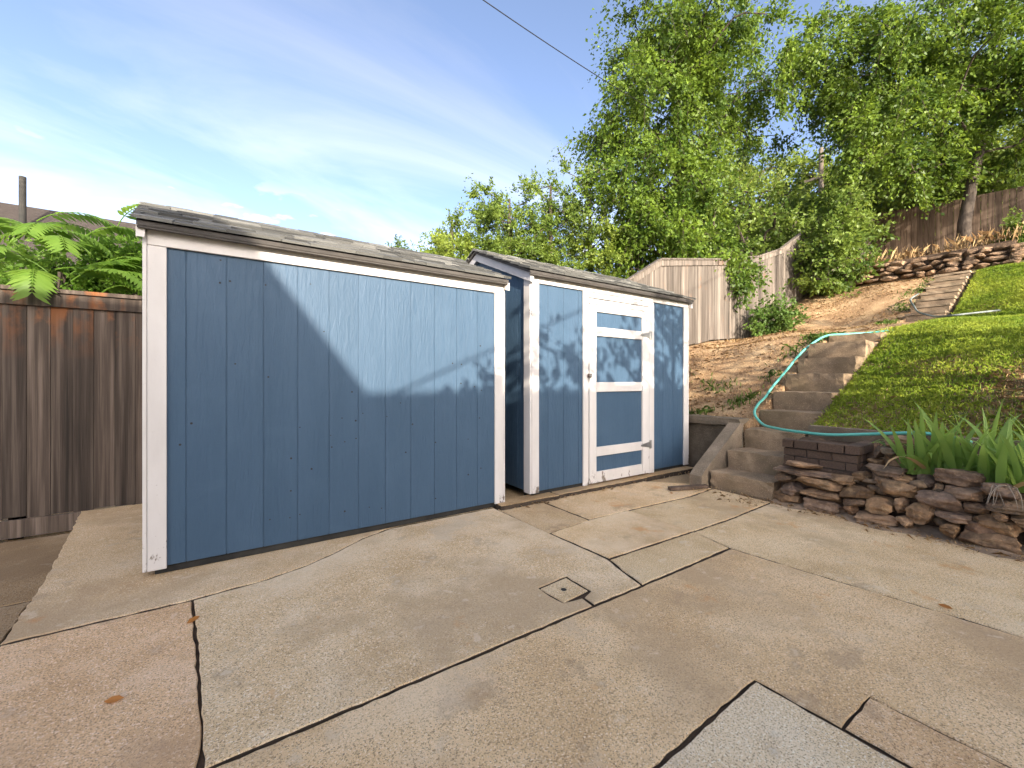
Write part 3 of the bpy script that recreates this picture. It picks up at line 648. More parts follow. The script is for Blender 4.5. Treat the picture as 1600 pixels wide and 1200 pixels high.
# brick planter
bp = thing('brick_planter', (4.78, 1.6, .3), 'small planter of dark bricks with earth on top between steps and stone wall', 'planter')
box('planter_core', 4.515, 5.045, 1.315, 1.880, .30, .535, M['mortar'], bp, .002)
v, f = box_vf(-.5, .5, -.5, .5, -.5, .5, .03); bm_ = mesh_data('brick', v, f, M['brick']); fixn(bm_)
rr = random.Random(3)
for c in range(3):
    z = .325+c*.074; off = (c % 2)*.1
    y = 1.892
    while y > 1.31:
        b = max(y-(.2 if y < 1.892 or not off else .1), 1.303)
        if y-b > .02: inst('brick', bm_, bp, (4.55+rr.uniform(-.004, .004), (y+b)/2, z), (0, 0, rr.uniform(-.015, .015)), (.1, y-b-.008, .066))
        y = b
    x = 4.602
    while x < 5.04:
        b = min(x+(.2 if x > 4.602 or off else .1), 5.055)
        if b-x > .02: inst('brick', bm_, bp, ((x+b)/2, 1.352, z), (0, 0, rr.uniform(-.015, .015)), (b-x-.008, .1, .066))
        x = b
for k, (a, b) in enumerate(((1.895, 1.80), (1.795, 1.60), (1.595, 1.40), (1.395, 1.285))):
    inst('brick', bm_, bp, (4.535+.01*(k % 2), (a+b)/2, .553), (0, rr.uniform(-.02, .02), rr.uniform(-.02, .02)), (.115, a-b-.006, .075))
for k in range(4):
    x = 4.60+k*.112; inst('brick', bm_, bp, (x+.056, 1.345, .553), (rr.uniform(-.02, .02), 0, 0), (.105, .12, .073))
g = Geo()
for i in range(9):
    for j in range(9): g.v.append((4.56+i*.06, 1.37+j*.064, .555+.03*math.sin(i*.8)*math.sin(j*.7)+rr.uniform(-.006, .012)))
g.f = [(i*9+j, (i+1)*9+j, (i+1)*9+j+1, i*9+j+1) for i in range(8) for j in range(8)]
o = obj('earth_fill', g.v, g.f, M['soil'], bp, (4.8, 1.6, .55), smooth=True); fixn(o.data)
# rubble wall at the top of the slope
uw = thing('stone_wall', (14.5, 2.8, 3.8), 'rough rubble stone wall at the top of the upper steps', 'wall')
rr = random.Random(21)
for row in range(4):
    y = 4.6
    while y > 1.45:
        wd = rr.uniform(.16, .42); h = rr.uniform(.09, .15)
        stone(uw, (14.38+row*.05+rr.uniform(-.05, .03), y-wd/2, 3.80+(y-1.8)*.03+row*.125), (.32, wd*1.05, h*1.15), (rr.uniform(-.2, .2), rr.uniform(-.15, .15), rr.uniform(-.2, .2)), 500+row*60+int(y*20), (.85, .76, .68), 2); y -= wd
prism('backfill', [(14.5, 3.4), (14.5, 4.2), (14.65, 4.35), (15.2, 4.35), (15.2, 3.4)], 1.4, 4.65, 1, M['soil'], uw)

# ------------------------------------------------------------------ hose
hp = [(4.98, .70, .66), (4.97, .98, .705), (4.98, 1.34, .66), (4.95, 1.68, .62), (5.0, 2.00, .62), (5.10, 2.22, .625), (5.23, 2.42, .645), (5.35, 2.57, .755), (5.54, 2.62, .86), (5.75, 2.63, .945), (5.95, 2.63, 1.08), (6.3, 2.62, 1.285), (6.65, 2.61, 1.50), (6.98, 2.60, 1.66), (7.5, 2.57, 1.84), (7.9, 2.45, 1.885), (8.15, 2.25, 1.90), (8.25, 1.95, 1.92), (8.3, 1.7, 1.95)]
v, f = tube_vf(smooth_path(hp), .0155, 10)
obj('garden_hose', v, f, M['hose'], None, (5, 1, .66), smooth=True, label='teal green garden hose curving up beside the lower steps', cat='hose')
hp2 = [(12.7, 2.60, 3.10), (12.2, 2.62, 2.92), (11.9, 2.5, 2.72), (11.5, 2.35, 2.545), (11.3, 2.12, 2.42), (11.0, 1.95, 2.36), (10.7, 1.75, 2.33), (10.9, 1.5, 2.36), (11.2, 1.25, 2.40)]
v, f = tube_vf(smooth_path(hp2), .018, 8)
obj('garden_hose', v, f, M['blackhose'], None, (12, 2.5, 2.9), smooth=True, label='dark faded hose trailing down the upper steps onto the lawn', cat='hose')

# ------------------------------------------------------------------ foliage
def np_mesh(name, verts, faces, m, parent=None, wl=(0, 0, 0), **k):
    wl = np.array(wl); me = bpy.data.meshes.new(name); v = (verts-wl).astype(np.float32)
    me.vertices.add(len(v)); me.vertices.foreach_set('co', v.ravel())
    nf, nl = faces.shape; me.loops.add(nf*nl); me.loops.foreach_set('vertex_index', faces.ravel().astype(np.int32))
    me.polygons.add(nf); me.polygons.foreach_set('loop_start', np.arange(0, nf*nl, nl, dtype=np.int32))
    me.update(calc_edges=True); me.materials.append(m)
    return finish(bpy.data.objects.new(name, me), name, tuple(wl), parent, **k)
def leaves_vf(P, D, rng, ln, wd):
    """rhombic leaves with tips, at points P pointing along D"""
    n = len(P); D = D/np.linalg.norm(D, axis=1, keepdims=True)
    r = rng.normal(size=(n, 3)); S = np.cross(D, r); S /= np.linalg.norm(S, axis=1, keepdims=True)+1e-9
    U = np.cross(S, D); k = rng.uniform(.5, 1.45, (n, 1)); L_ = ln*k; W_ = wd*k
    a = P; b = P+D*L_*.42+S*W_*.5+U*W_*.10; c = P+D*L_-U*L_*.10; d = P+D*L_*.42-S*W_*.5+U*W_*.10
    V = np.stack([a, b, c, d], 1).reshape(-1, 3); i = np.arange(n)[:, None]*4
    F = np.concatenate([i, i+1, i+2, i+3], 1)
    return V, F
def make_tree(name, label, cat, base, trunk, blobs, m, seed, leaf=(.09, .055), nleaf=130, twigs=7, tl=.7, droop=.35, group=None, tr=.03, hollow=.45, limb=True, branch=True):
    """trunk: [(x,y,z,r)]; blobs: [(cx,cy,cz,rx,ry,rz,n)]"""
    rng = np.random.default_rng(seed); t = thing(name, base, label, cat, group)
    v, f = tube_vf([p[:3] for p in trunk], [p[3] for p in trunk], 10)
    obj('trunk', v, f, M['bark'], t, base, smooth=True)
    TP = np.array([p[:3] for p in smooth_path([p[:3] for p in trunk], 5)])
    g = Geo(); PP = []; DD = []; CL = []
    for (cx, cy, cz, rx, ry, rz, n) in blobs:
        for q in range(n):
            d = rng.normal(size=3); d /= np.linalg.norm(d); rad = hollow+(1.06-hollow)*rng.random()**.7
            CL.append((np.array([cx, cy, cz])+d*np.array([rx, ry, rz])*rad*(1+.15*rng.normal()), d))
    dt = lambda c: np.min(np.linalg.norm(TP-c, axis=1))
    CL.sort(key=lambda e: dt(e[0])); nodes = [p for p in TP]; depth = [0.0]*len(TP)
    for c, d in CL:
        if True:
            if limb:
                A_ = np.array(nodes); cost = np.linalg.norm(A_-c, axis=1)+np.maximum(0, A_[:, 2]-c[2]+.2)*.7+.12*np.array(depth)
                j = int(np.argmin(cost)); s = A_[j]; dd_ = np.linalg.norm(c-s); md = (s+c)/2+rng.normal(size=3)*.10*dd_; md[2] += .10*dd_
                r0 = tr*max(.45, 1.9-.35*depth[j]); r1 = r0*.6
                g.add(*tube_vf(smooth_path([s, md, c], 3), [r0+(r1-r0)*q_/6 for q_ in range(7)], 5))
                nodes.append(c); depth.append(depth[j]+dd_)
            for k in range(twigs):
                u = rng.normal(size=3); u /= np.linalg.norm(u); u = u*.8+d*.45; u[2] -= droop
                u /= np.linalg.norm(u); ll = tl*rng.uniform(.5, 1.3)
                p0 = c+rng.normal(size=3)*.06; p1 = p0+u*ll*.5; p2 = p1+(u+np.array([0, 0, -droop*.8]))*ll*.5
                if branch and k % 2 == 0: g.add(*tube_vf([p0, p1, p2], [tr*.28, tr*.2, tr*.1], 3))
                m_ = max(3, int(nleaf/twigs)); s = rng.random((m_, 1))**.8
                pts = np.where(s < .5, p0+(p1-p0)*s*2, p1+(p2-p1)*(s-.5)*2)+rng.normal(size=(m_, 3))*.045*ll/.5
                PP.append(pts); dd = rng.normal(size=(m_, 3))*.8+u+np.array([0, 0, -.35]); DD.append(dd)
    if g.v: obj('branches', g.v, g.f, M['bark'], t, base)
    V, F = leaves_vf(np.concatenate(PP), np.concatenate(DD), rng, *leaf)
    np_mesh('crown', V, F, m, t, base)
    return t
B = terrain
# big drooping tree over the grey fence
make_tree('elm_tree', 'large dark leafy tree with drooping branches behind the grey fence', 'tree', (12.6, 8.4, 2.2),
    [(12.6, 8.4, 1.5, .28), (12.5, 8.3, 4, .24), (12.2, 8.2, 7, .18), (12.3, 8.2, 10, .13), (12.5, 8.2, 13, .06)],
    [(11.5, 8.3, 9.6, 2.5, 2.0, 2.2, 55), (11.2, 8.3, 7.0, 2.2, 1.6, 1.9, 48), (12.4, 8.0, 5.9, 2.3, 1.5, 1.6, 42), (13.4, 7.4, 11.2, 3.0, 2.2, 1.8, 55), (11.3, 7.9, 12.2, 2.0, 2.0, 1.4, 34), (10.8, 8.4, 5.2, 1.4, 1.2, 1.0, 14)],
    M['elm'], 1, (.108, .064), 420, 11, .95, .75, tr=.026, hollow=.2)
make_tree('bush', 'mid green bush rising behind the grey fence where it steps up', 'bush', (14.5, 7.2, 3.4), [(14.5, 7.2, 3.2, .08), (14.5, 7.2, 4.6, .06), (14.5, 7.2, 6.2, .03)],
    [(14.0, 7.0, 6.0, 1.9, 1.1, 1.5, 40), (15.8, 7.2, 6.6, 1.6, 1.1, 1.6, 26)], M['bushleaf'], 2, (.12, .07), 130, 7, .6, .2)
# leaning tree in front of the rear fence
make_tree('leaning_tree', 'leaning tree with bare dark trunk in front of the hilltop fence', 'tree', (18.53, 2.79, 5.1),
    [(18.53, 2.79, 4.9, .20), (18.60, 2.78, 6.0, .155), (18.95, 2.65, 7.4, .13), (19.25, 2.5, 8.7, .115), (19.6, 2.4, 10.2, .09), (19.8, 2.3, 12.5, .05)],
    [(16.9, 4.0, 10.6, 2.6, 1.7, 1.9, 58), (18.6, 2.6, 11.6, 2.4, 2.0, 1.7, 50), (16.4, 4.3, 8.4, 1.5, 1.2, 1.1, 22), (19.2, 1.2, 10.2, 2.0, 1.5, 1.9, 36), (18.3, 3.6, 8.6, 1.6, 1.0, 1.0, 16), (15.4, 4.9, 11.4, 1.4, 1.2, 1.3, 20)],
    M['elm'], 3, (.108, .066), 380, 10, .9, .6, tr=.026, hollow=.2)
# paler trees beyond the hilltop
for i, (x, y, z, r, h, lab) in enumerate(((23.5, 12.0, 9.5, 3.0, 4.2, 'pale yellow-green tree far behind the big dark tree'), (29.5, 9.6, 11.2, 3.6, 4.0, 'pale yellow-green tree beyond the hilltop fence, nearest the utility pole'),
        (31.0, 5.6, 12.0, 3.8, 4.2, 'pale yellow-green tree behind the leaning trunk'), (32.0, 2.0, 12.8, 3.8, 4.8, 'pale yellow-green tree at the far right beyond the hilltop fence'))):
    make_tree('far_tree', lab, 'tree', (x, y, 4), [(x, y, 3.5, .25), (x, y, z-1, .18), (x, y, z+h*.6, .06)], [(x, y, z, r, r, h, 75), (x, y, z-h*.85, r*1.25, r, h*.55, 60)], M['yellowleaf'], 10+i, (.17, .10), 380, 10, 1.2, .3, group='pale trees on the hilltop', tr=.05)
# lighter trees behind the sheds
for i, (x, y, z, r, h, lab) in enumerate(((5.28, 10.9, 4.5, .75, 1.45, 'small feathery tree behind the ridge of the blank shed'), (6.75, 10.1, 4.9, 1.15, 1.75, 'round leafy tree rising behind the peak of the shed with the door'), (8.05, 9.8, 5.0, 1.15, 2.3, 'tall pale green tree behind the roof of the shed with the door'),
        (9.5, 9.6, 5.2, 1.4, 2.2, 'yellowish tree tucked left of the big dark tree'), (5.2, 15.8, 5.1, .9, 1.35, 'tip of a far tree above the middle of the blank shed roof'))):
    make_tree('leafy_tree', lab, 'tree', (x, y, -.2), [(x, y, -.4, .12), (x, y, z-.5, .09), (x, y, z+h*.9, .03)], [(x, y, z, r, r, h, 70), (x+.1, y, z-h*.7, r*1.35, r, h*.65, 60)], M['yellowleaf'] if i in (3, 0) else M['bushleaf'], 30+i, (.082, .044), 280, 8, .45, -.05, group='trees behind the sheds', tr=.01, hollow=.2)
for i, (x, y, z, r, h, lab) in enumerate(((21.5, 8.2, 7.6, 1.7, 1.7, 'green thicket left of the hilltop fence'), (21.6, 5.4, 8.0, 1.7, 1.5, 'green thicket behind the left end of the hilltop fence'), (21.8, 2.6, 8.4, 1.8, 1.5, 'green thicket behind the hilltop fence right of the leaning trunk'), (18.0, 7.6, 6.6, 1.8, 1.6, 'green thicket between the shrub and the hilltop fence'))):
    make_tree('thicket', lab, 'bush', (x, y, z-2.5), [(x, y, z-3, .06), (x, y, z-1, .04), (x, y, z+h*.6, .02)], [(x, y, z, r, r*.8, h, 60)], M['bushleaf'], 80+i, (.12, .075), 260, 8, .7, .2, group='thickets along the hilltop', tr=.012, hollow=.3)
# shrubs on the slope
make_tree('shrub', 'large bright green shrub at the upper end of the grey fence', 'shrub', (14.2, 4.3, 3.6), [(14.2, 4.3, 3.5, .06), (14.2, 4.3, 4.6, .04), (14.2, 4.3, 5.6, .02)],
    [(14.1, 4.4, 4.7, 1.15, .7, 1.0, 62), (14.3, 4.5, 5.7, .9, .6, .8, 30), (13.6, 4.6, 4.2, .8, .5, .6, 22)], M['bushleaf'], 50, (.095, .06), 120, 7, .42, .1, tr=.015)
make_tree('shrub', 'low rounded shrub at the foot of the grey fence', 'shrub', (10.9, 4.72, 2.3), [(10.9, 4.72, 2.2, .03), (10.9, 4.72, 2.6, .02), (10.9, 4.72, 2.9, .01)],
    [(10.9, 4.7, 2.68, .55, .35, .36, 34), (10.4, 4.8, 2.5, .4, .25, .25, 12)], M['weed'], 51, (.075, .045), 80, 6, .25, .1, tr=.008)
make_tree('shrub', 'small green shrub beside the rubble wall at the right edge', 'shrub', (15.3, 1.35, 4.2), [(15.3, 1.35, 4.0, .03), (15.3, 1.35, 4.3, .02), (15.3, 1.35, 4.5, .01)],
    [(15.3, 1.25, 4.5, .5, .45, .4, 26)], M['bushleaf'], 52, (.08, .05), 90, 6, .3, .1, tr=.01)
make_tree('vine_bush', 'small-leaved bright bush over the dark fence touching the blank shed', 'bush', (-.85, 6.1, -.2), [(-.85, 6.1, -.3, .04), (-.85, 6.1, 1.2, .03), (-.85, 6.1, 2.2, .015)],
    [(-.75, 6.5, 2.15, .42, .3, .55, 60), (-1.6, 6.7, 2.05, .8, .3, .5, 60), (-.62, 6.4, 2.55, .22, .22, .38, 16), (-1.3, 6.6, 2.5, .45, .25, .3, 20)], M['ailanthus'], 53, (.062, .038), 110, 6, .25, .1, tr=.008)
make_tree('hanging_vine', 'dark leafy vine hanging over the top of the grey fence', 'vine', (10.2, 5.6, 2.2), [(10.2, 5.6, 2.0, .03), (10.2, 5.6, 3.4, .025), (10.1, 5.5, 4.15, .012)],
    [(10.2, 5.15, 3.75, .32, .06, .45, 16), (9.9, 5.4, 4.15, .7, .25, .16, 16)], M['elm'], 55, (.09, .055), 60, 6, .4, .9, tr=.006)
# trees out of view whose shade dapples the sheds and the lawn
make_tree('shade_tree', 'sparse young tree standing behind the viewer, dappling the shed door', 'tree', (2.7, -4.2, 0), [(2.7, -4.2, -.1, .09), (2.7, -4.2, 2.2, .07), (2.7, -4.2, 4.6, .03)],
    [(2.65, -4.2, 4.25, 1.0, .9, .42, 26), (.80, -4.2, 4.05, .38, .3, .42, 8), (.10, -4.2, 3.72, .22, .25, .08, 5), (2.0, -4.2, 3.8, 1.0, .6, .2, 12)], M['elm'], 60, (.10, .07), 46, 6, .4, .3, tr=.02, branch=False)
for i, (x, y, z, r, n, lab) in enumerate(((4.6, -5.2, 3.9, 1.3, 20, 'garden tree behind the viewer dappling the lower lawn'), (8.6, -6.0, 5.7, 1.0, 9, 'garden tree right of the viewer shading the upper lawn'))):
    make_tree('shade_tree', lab, 'tree', (x, y, B(x, y)), [(x, y, B(x, y)-.1, .10), (x, y, z-1, .07), (x, y, z+.5, .03)], [(x, y, z, r*1.3, r, r*.55, n)], M['elm'], 61+i, (.11, .07), 60, 6, .6, .3, tr=.02, branch=False)

make_tree('shade_tree', 'tall tree right of the viewer dappling the hilltop fence', 'tree', (17.4, -5.2, B(17.4, -5.2)), [(17.4, -5.2, 4.5, .14), (17.4, -5.2, 8, .1), (17.4, -5.2, 10.5, .04)], [(17.2, -5.2, 9.4, 2.2, 1.6, 1.0, 34)], M['elm'], 66, (.11, .07), 90, 6, .7, .3, tr=.02, branch=False)
# fronds of the plant above the left fence
at = thing('frond_plant', (-1.35, 5.75, -.2), 'bright plant with long feathered fronds leaning over the dark fence', 'plant')
v, f = tube_vf([(-1.45, 5.75, -.3), (-1.42, 5.75, 1.2), (-1.35, 5.72, 2.2)], [.03, .025, .015], 8); obj('stem', v, f, M['bark'], at, (-1.35, 5.75, -.2))
rng = np.random.default_rng(5)
def frond(root, azim, elev, ln, curl, nl, ll, seed):
    rg = np.random.default_rng(seed); p = np.array(root, float); h = np.array([math.cos(azim), math.sin(azim), 0]); e = elev
    pts = [p.copy()]
    for k in range(14):
        p = p + (h*math.cos(e)+np.array([0, 0, math.sin(e)]))*ln/14; e -= curl/14; pts.append(p.copy())
    g = Geo(); g.add(*tube_vf(pts, [.006-.00035*k for k in range(15)], 5))
    fr = obj('frond', g.v, g.f, M['ailanthus'], at, tuple(root))
    V = []; F = []
    side = np.cross(h, [0, 0, 1.0])
    for k in range(nl):
        t = .16+.84*k/(nl-1); i = min(13, int(t*14)); q = pts[i]+(pts[i+1]-pts[i])*(t*14-i); tg = pts[i+1]-pts[i]; tg /= np.linalg.norm(tg)
        up = np.cross(side, tg); up = up if up[2] > 0 else -up
        for s in (-1, 1):
            L_ = ll*(1-.55*abs(t-.42)**1.3)*rg.uniform(.85, 1.1); d = side*s*.86+tg*.48-np.array([0, 0, .16+.1*rg.random()]); d /= np.linalg.norm(d); wv = np.cross(d, up); wv /= np.linalg.norm(wv); W = L_*.12
            b = len(V); V += [q, q+d*L_*.3+wv*W, q+d*L_*.7+wv*W*.7-up*L_*.06, q+d*L_-up*L_*.16, q+d*L_*.7-wv*W*.7-up*L_*.06, q+d*L_*.3-wv*W]
            F.append([b, b+1, b+2, b+3, b+4, b+5])
    np_mesh('leaflets', np.array(V), np.array(F), M['ailanthus'], fr, tuple(root))
rr_f = random.Random(2)
FR = [((-1.28, 5.85, 2.45), .1, 1.1, .80, 2.3, 20, .19), ((-1.35, 5.7, 2.05), .25, .95, .95, 2.0, 20, .20), ((-1.30, 5.6, 2.0), -.4, .75, .80, 1.9, 18, .19), ((-1.45, 5.7, 2.2), -1.2, .95, .70, 2.0, 17, .18),
      ((-1.5, 5.8, 2.35), 2.6, 1.0, .75, 1.9, 17, .18), ((-1.5, 5.8, 2.1), 3.3, .8, .75, 1.8, 17, .18), ((-1.15, 5.8, 2.15), .5, 1.1, .70, 2.2, 18, .17), ((-1.5, 5.55, 2.0), -1.4, .55, .52, 2.2, 14, .20),
      ((-1.2, 5.7, 1.95), .0, .5, .75, 1.5, 18, .17), ((-1.55, 5.6, 2.1), -2.0, .8, .6, 2.0, 16, .18), ((-1.05, 5.85, 2.2), .1, 1.15, .55, 2.4, 16, .14), ((-1.7, 5.9, 2.45), .6, 1.0, .8, 1.8, 18, .18), ((-1.4, 5.6, 2.1), -.1, .35, .7, 1.3, 18, .18),
      ((-1.7, 5.65, 2.3), -.1, .9, .8, 1.9, 18, .18), ((-1.6, 5.9, 2.6), .0, .8, .8, 1.9, 18, .18), ((-1.1, 5.6, 1.9), -.2, .9, .5, 2.0, 15, .15), ((-.95, 5.7, 1.95), .2, .9, .5, 2.0, 15, .15)]
for i, a in enumerate(FR): frond((a[0][0]+.05, a[0][1], a[0][2]+.10), *a[1:], 70+i)
for i, a in enumerate(FR[:9]): frond((a[0][0]+rr_f.uniform(-.25, .3), a[0][1]+.25, a[0][2]+rr_f.uniform(.05, .4)), a[1]+rr_f.uniform(-.8, .8), *a[2:], 170+i)

# iris clumps
def iris(loc, n, seed, label, spread=.13, h=.54):
    rg = random.Random(seed); t = thing('iris_clump', loc, label, 'plant', 'sword-leaved plants on the stone wall')
    for k in range(n):
        a = rg.uniform(0, 6.28); bx, by = loc[0]-.05+rg.uniform(-spread, spread)*.6, loc[1]+rg.uniform(-spread, spread)
        lean = rg.uniform(.05, .62) if k > 6 else rg.uniform(.6, 1.0); hh = h*rg.uniform(.6, 1.15); wd = rg.uniform(.016, .026)
        d = Vector((math.cos(a), math.sin(a), 0)); sd = Vector((-d.y, d.x, 0)); sd = (sd+d*rg.uniform(-.6, .6)).normalized(); v = []
        bend = rg.uniform(.3, 1.7) if k > 6 else 2.2
        p = Vector((bx, by, loc[2]-.03)); e = math.pi/2-lean
        for q in range(8):
            wq = wd*(1-(q/7)**2.2)*(.75+.5*min(1, q/2)) + .0006
            nn = sd.cross(Vector((0, 0, 1)))
            v += [p+sd*wq, p+nn*wq*.25, p-sd*wq]
            p = p+(d*math.cos(e)+Vector((0, 0, math.sin(e))))*hh/7; e -= bend/7*(q/3.5)
        f = [(q*3+s, q*3+s+1, q*3+s+4, q*3+s+3) for q in range(7) for s in (0, 1)]
        obj('leaf', v, f, M['straw'] if k in (2, 5) else M['iris'], t, tuple(v[1]), smooth=True)
    return t
iris((4.62, .93, .44), 22, 1, 'sword-leaved plant clump nearest the tan boulder on the stone wall')
iris((4.66, .70, .42), 34, 2, 'fullest sword-leaved clump in the middle of the stone wall', .13, .60)
iris((4.58, .44, .42), 30, 3, 'sword-leaved clump at the right edge with exposed pale roots', .12, .58)
iris((4.78, .20, .44), 24, 4, 'sword-leaved clump just past the right edge of the wall')
g = Geo(); rr = random.Random(8)
for k in range(7):
    y = rr.uniform(.42, .54); p = [Vector((4.36, y, .44))]
    e = Vector((-.5, rr.uniform(-.6, .6), .3))
    for q in range(6): p.append(p[-1]+e*.030); e += Vector((rr.uniform(-.02, .16), rr.uniform(-.22, .22), -.40))
    g.add(*tube_vf(p, [.0035, .0035, .003, .003, .0025, .002, .001], 5))
obj('bare_roots', g.v, g.f, M['root'], None, (4.44, .5, .42), label='pale bare roots hanging over the stone wall under the sword leaves', cat='roots')

# lawn, straw, weeds
def blades(name, label, cat, pts, hmin, hmax, wd, m, seed, lean=.5):
    rg = np.random.default_rng(seed); n = len(pts); P = np.array(pts); a = rg.random(n)*6.283; h = rg.uniform(hmin, hmax, n)
    d = np.stack([np.cos(a), np.sin(a), np.zeros(n)], 1); s = np.stack([-np.sin(a), np.cos(a), np.zeros(n)], 1)*wd; le = (rg.random(n)*lean)[:, None]; h = h[:, None]
    up = np.array([0, 0, 1.0]); q = P+up*h*.55+d*h*le*.35; tp = P+up*h*(1-.45*le)+d*h*le
    V = np.stack([P-s, P+s, q+s*.8, tp, q-s*.8], 1).reshape(-1, 3); i = np.arange(n)[:, None]*5
    np_mesh(name, V, np.concatenate([i, i+1, i+2, i+3, i+4], 1), m, None, (0, 0, 0), kind='stuff', label=label, cat=cat)
rg = np.random.default_rng(77)
def patchy(x, y): return .5+.27*math.sin(1.7*x+2.3*y)+.25*math.sin(3.9*x-2.9*y+1)+.2*math.sin(7.3*y+2.2*x)
pts = []; dry = []
while len(pts) < 110000:
    x = 5.18+ (rg.random()**1.25)*9.0; y = rg.uniform(max(-1.6, x/11.4-1.2), 1.93)
    if SY0-.02 < y and x < 8 : continue
    if x < 7.8 and y > SY0-.25 and rg.random() < .12: y = SY0+rg.uniform(-.02, .05)
    d = patchy(x, y); keep = .36+.9*d+ (.45 if x > 6.8 else -.22)
    if x > 7.9 and rg.random() < .18: y += rg.uniform(0, .35)
    if rg.random() > keep: 
        if rg.random() < .7: dry.append((x, y, terrain(x, y)))
        continue
    pts.append((x, y, terrain(x, y)-.004))
blades('lawn_grass', 'green lawn grass on the slope right of the steps', 'grass', pts, .025, .075, .0032, M['grass'], 1, .9)
for k in range(15000):
    x = 5.2+rg.random()*9; y = rg.uniform(2.58, 5.2)
    if patchy(x*1.3, y*1.1) < rg.random(): continue
    dry.append((x, y, terrain(x, y)))
blades('dry_litter', 'dry straw and leaf litter on the bare earth slope', 'litter', dry, .012, .045, .004, M['straw'], 2, 2.4)
wp = []
for k in range(34):
    cx, cy = (rg.uniform(5.3, 6.6), rg.uniform(2.75, 4.2)) if k < 12 else ((rg.uniform(7.0, 8.2), rg.uniform(2.6, 2.9)) if k < 24 else (rg.uniform(10.8, 13.8), rg.uniform(2.6, 2.85)))
    for q in range(32):
        x, y = cx+rg.normal()*.09, cy+rg.normal()*.09
        wp.append((x, max(2.57, y), terrain(x, y)))
blades('weeds', 'tufts of green weeds on the bare earth beside the steps', 'weeds', wp, .03, .11, .007, M['weed'], 3, 1.2)
sp = []
for k in range(500):
    x, y = rg.uniform(14.6, 15.6), rg.uniform(1.3, 4.2); sp.append((x, y, terrain(x, y)+.25 if x < 15.2 else terrain(x, y)))
blades('dry_stalks', 'tall dry grass stalks above the rubble wall', 'grass', sp, .10, .48, .0045, M['straw'], 4, .7)
lp = []
for k in range(420):
    t_ = rg.random()
    x, y = (4.22+rg.normal()*.07, rg.uniform(.2, 1.9)) if t_ < .5 else ((rg.uniform(2.1, 4.9), 3.08+rg.normal()*.03) if t_ < .7 else (rg.uniform(3.9, 4.3), rg.uniform(1.9, 2.7)))
    lp.append((x, y, .012))
blades('patio_litter', 'dry bits of leaf and straw blown against the wall foot and steps', 'litter', lp, .008, .028, .003, M['straw'], 6, 3.0)
# fallen leaves on the patio
rr = random.Random(14)
FL = [(-.149, 2.52, 'curled orange fallen leaf on the joint at left'), (3.02, .52, 'orange fallen leaf at the right edge of the patio'), (3.75, 2.62, 'yellow fallen leaf at the foot of the steps'), (-.35, 2.05, 'thin brown twig-like leaf on the pinkish slab')]
for x, y, lab in FL:
    a = rr.uniform(0, 6.28); c, s = math.cos(a), math.sin(a); v = []
    for px, py, pz in ((-.030, 0, .004), (-.010, .011, .012), (.014, .009, .014), (.034, 0, .008), (.014, -.009, .004), (-.010, -.011, .003), (0, 0, .006)): v.append((x+px*c-py*s, y+px*s+py*c, pz+.003))
    obj('fallen_leaf', v, [(6, 0, 1), (6, 1, 2), (6, 2, 3), (6, 3, 4), (6, 4, 5), (6, 5, 0)], M['fallen'], None, (x, y, .003), label=lab, cat='leaf')

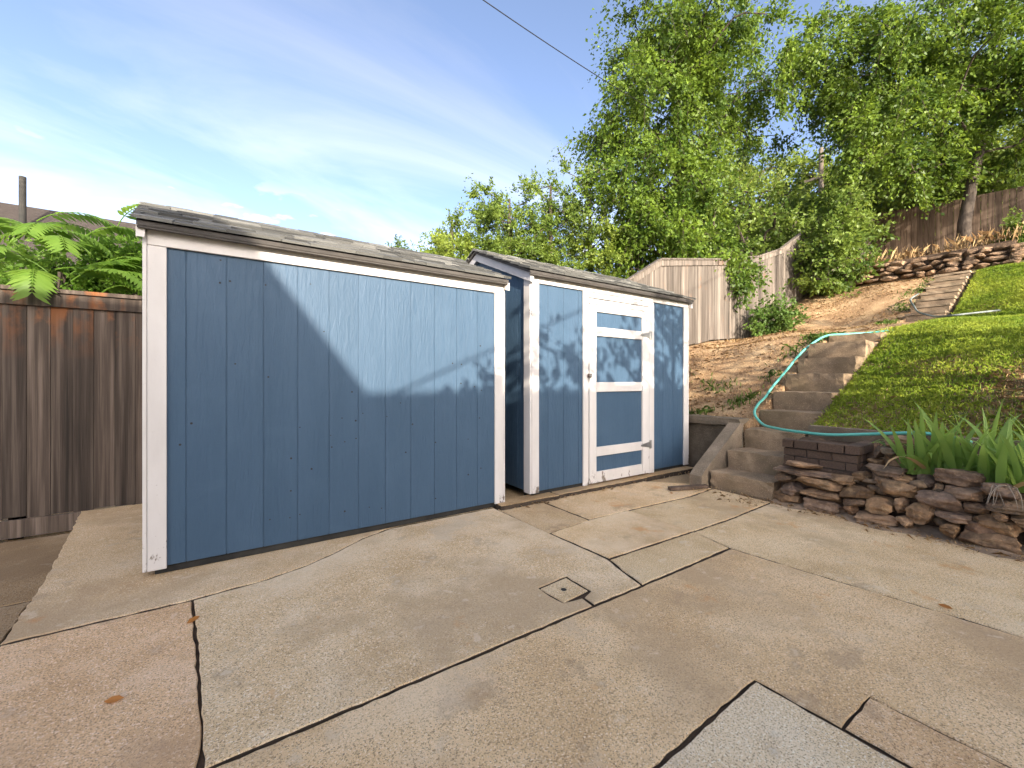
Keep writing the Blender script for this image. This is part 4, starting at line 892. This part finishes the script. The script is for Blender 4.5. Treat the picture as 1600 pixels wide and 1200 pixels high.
# ------------------------------------------------------------------ houses
nh = thing('house', (-5, 17, -.2), 'neighbouring house with brown shingle roof and vent beyond the dark fence', 'house')
box('wall', -9, -.6, 14.6, 19.4, -.25, 3.3, M['house'], nh)
v, f = prism_vf([(13.9, 3.35), (17.0, 5.97), (20.1, 3.35)], -9.5, -.2, 0); o = obj('roof', v, f, M['farshingle'], nh, (-5, 17, 3.3)); fixn(o.data)
v, f = tube_vf([(-4.42, 15.9, 4.7), (-4.42, 15.9, 6.40)], .07, 12); obj('vent_pipe', v, f, M['skid'], nh, (-4.42, 15.9, 5))
for x in (-4.6, -2.2): wn = box('window', x-.5, x+.5, 14.56, 14.598, 1.2, 2.3, M['glass'], nh)
hh = thing('house', (-3, -11, 0), 'house behind the viewer whose eaves shade the patio', 'house')
HY = 9.0; EAVE = 1.07+.36*(FY+HY)-.001; XB = .855-.263*(FY+HY)
box('wall', -7.0, XB-.4, -14, -HY+3.9, -.25, EAVE-.2, M['house'], hh)
box('wall', XB-.39, 2.2, -14, -HY-.4, -.25, EAVE-.2, M['house'], hh)
box('roof', -7.4, XB, -14.4, -HY+4.35, EAVE-.19, EAVE, M['farshingle'], hh, .001)
box('roof', XB+.002, 2.6, -14.4, -HY, EAVE-.19, EAVE, M['farshingle'], hh, .001)
for x in (-1.0, 1.0):
    wn = box('window', x-.7, x+.7, -HY-.398, -HY-.36, 1.0, 2.2, M['glass'], hh); box('sill', x-.78, x+.78, -HY-.398, -HY-.31, .94, .998, M['white'], wn)

# ------------------------------------------------------------------ poles and wires
def wire_pts(a, b, sag, n=40):
    a, b = Vector(a), Vector(b); return [a+(b-a)*(i/n)-Vector((0, 0, sag*4*(i/n)*(1-i/n))) for i in range(n+1)]
def pole(x, y, z0, z1, label, arm=True):
    t = thing('utility_pole', (x, y, z0), label, 'pole')
    v, f = tube_vf([(x, y, z0-.2), (x, y, z1)], [.15, .11], 12); obj('shaft', v, f, M['pole'], t, (x, y, z0))
    if arm: box('crossarm', x-.11-.05, x-.115, y-1.0, y+1.0, z1-1.7, z1-1.55, M['pole'], t)
pole(27.44, 9.6, 7, 14.2, 'wooden utility pole half hidden in the pale trees')
pole(-2.7, 6.35, -.2, 8.9, 'utility pole left of the view carrying the overhead cable', False)
v, f = tube_vf(wire_pts((-2.7, 6.25, 8.58), (27.44, 9.6, 12.7), 1.366, 60), .010, 6)
obj('overhead_cable', v, f, M['wire'], None, (-2.7, 6.25, 8.58), label='dark overhead cable crossing the sky into the big tree', cat='cable')
pole(9.4, -5.62, 1.9, 9.2, 'utility pole right of the viewer', False)
v, f = tube_vf([(XB-.4, -5.5, 4.275+(XB-.4+1.05)*.422), (9.4, -5.5, 4.275+(9.4+1.05)*.422)], .011, 6)
obj('overhead_cable', v, f, M['wire'], None, (0, -5.5, 4), label='service cable behind the viewer drawing a thin shadow across both sheds', cat='cable')
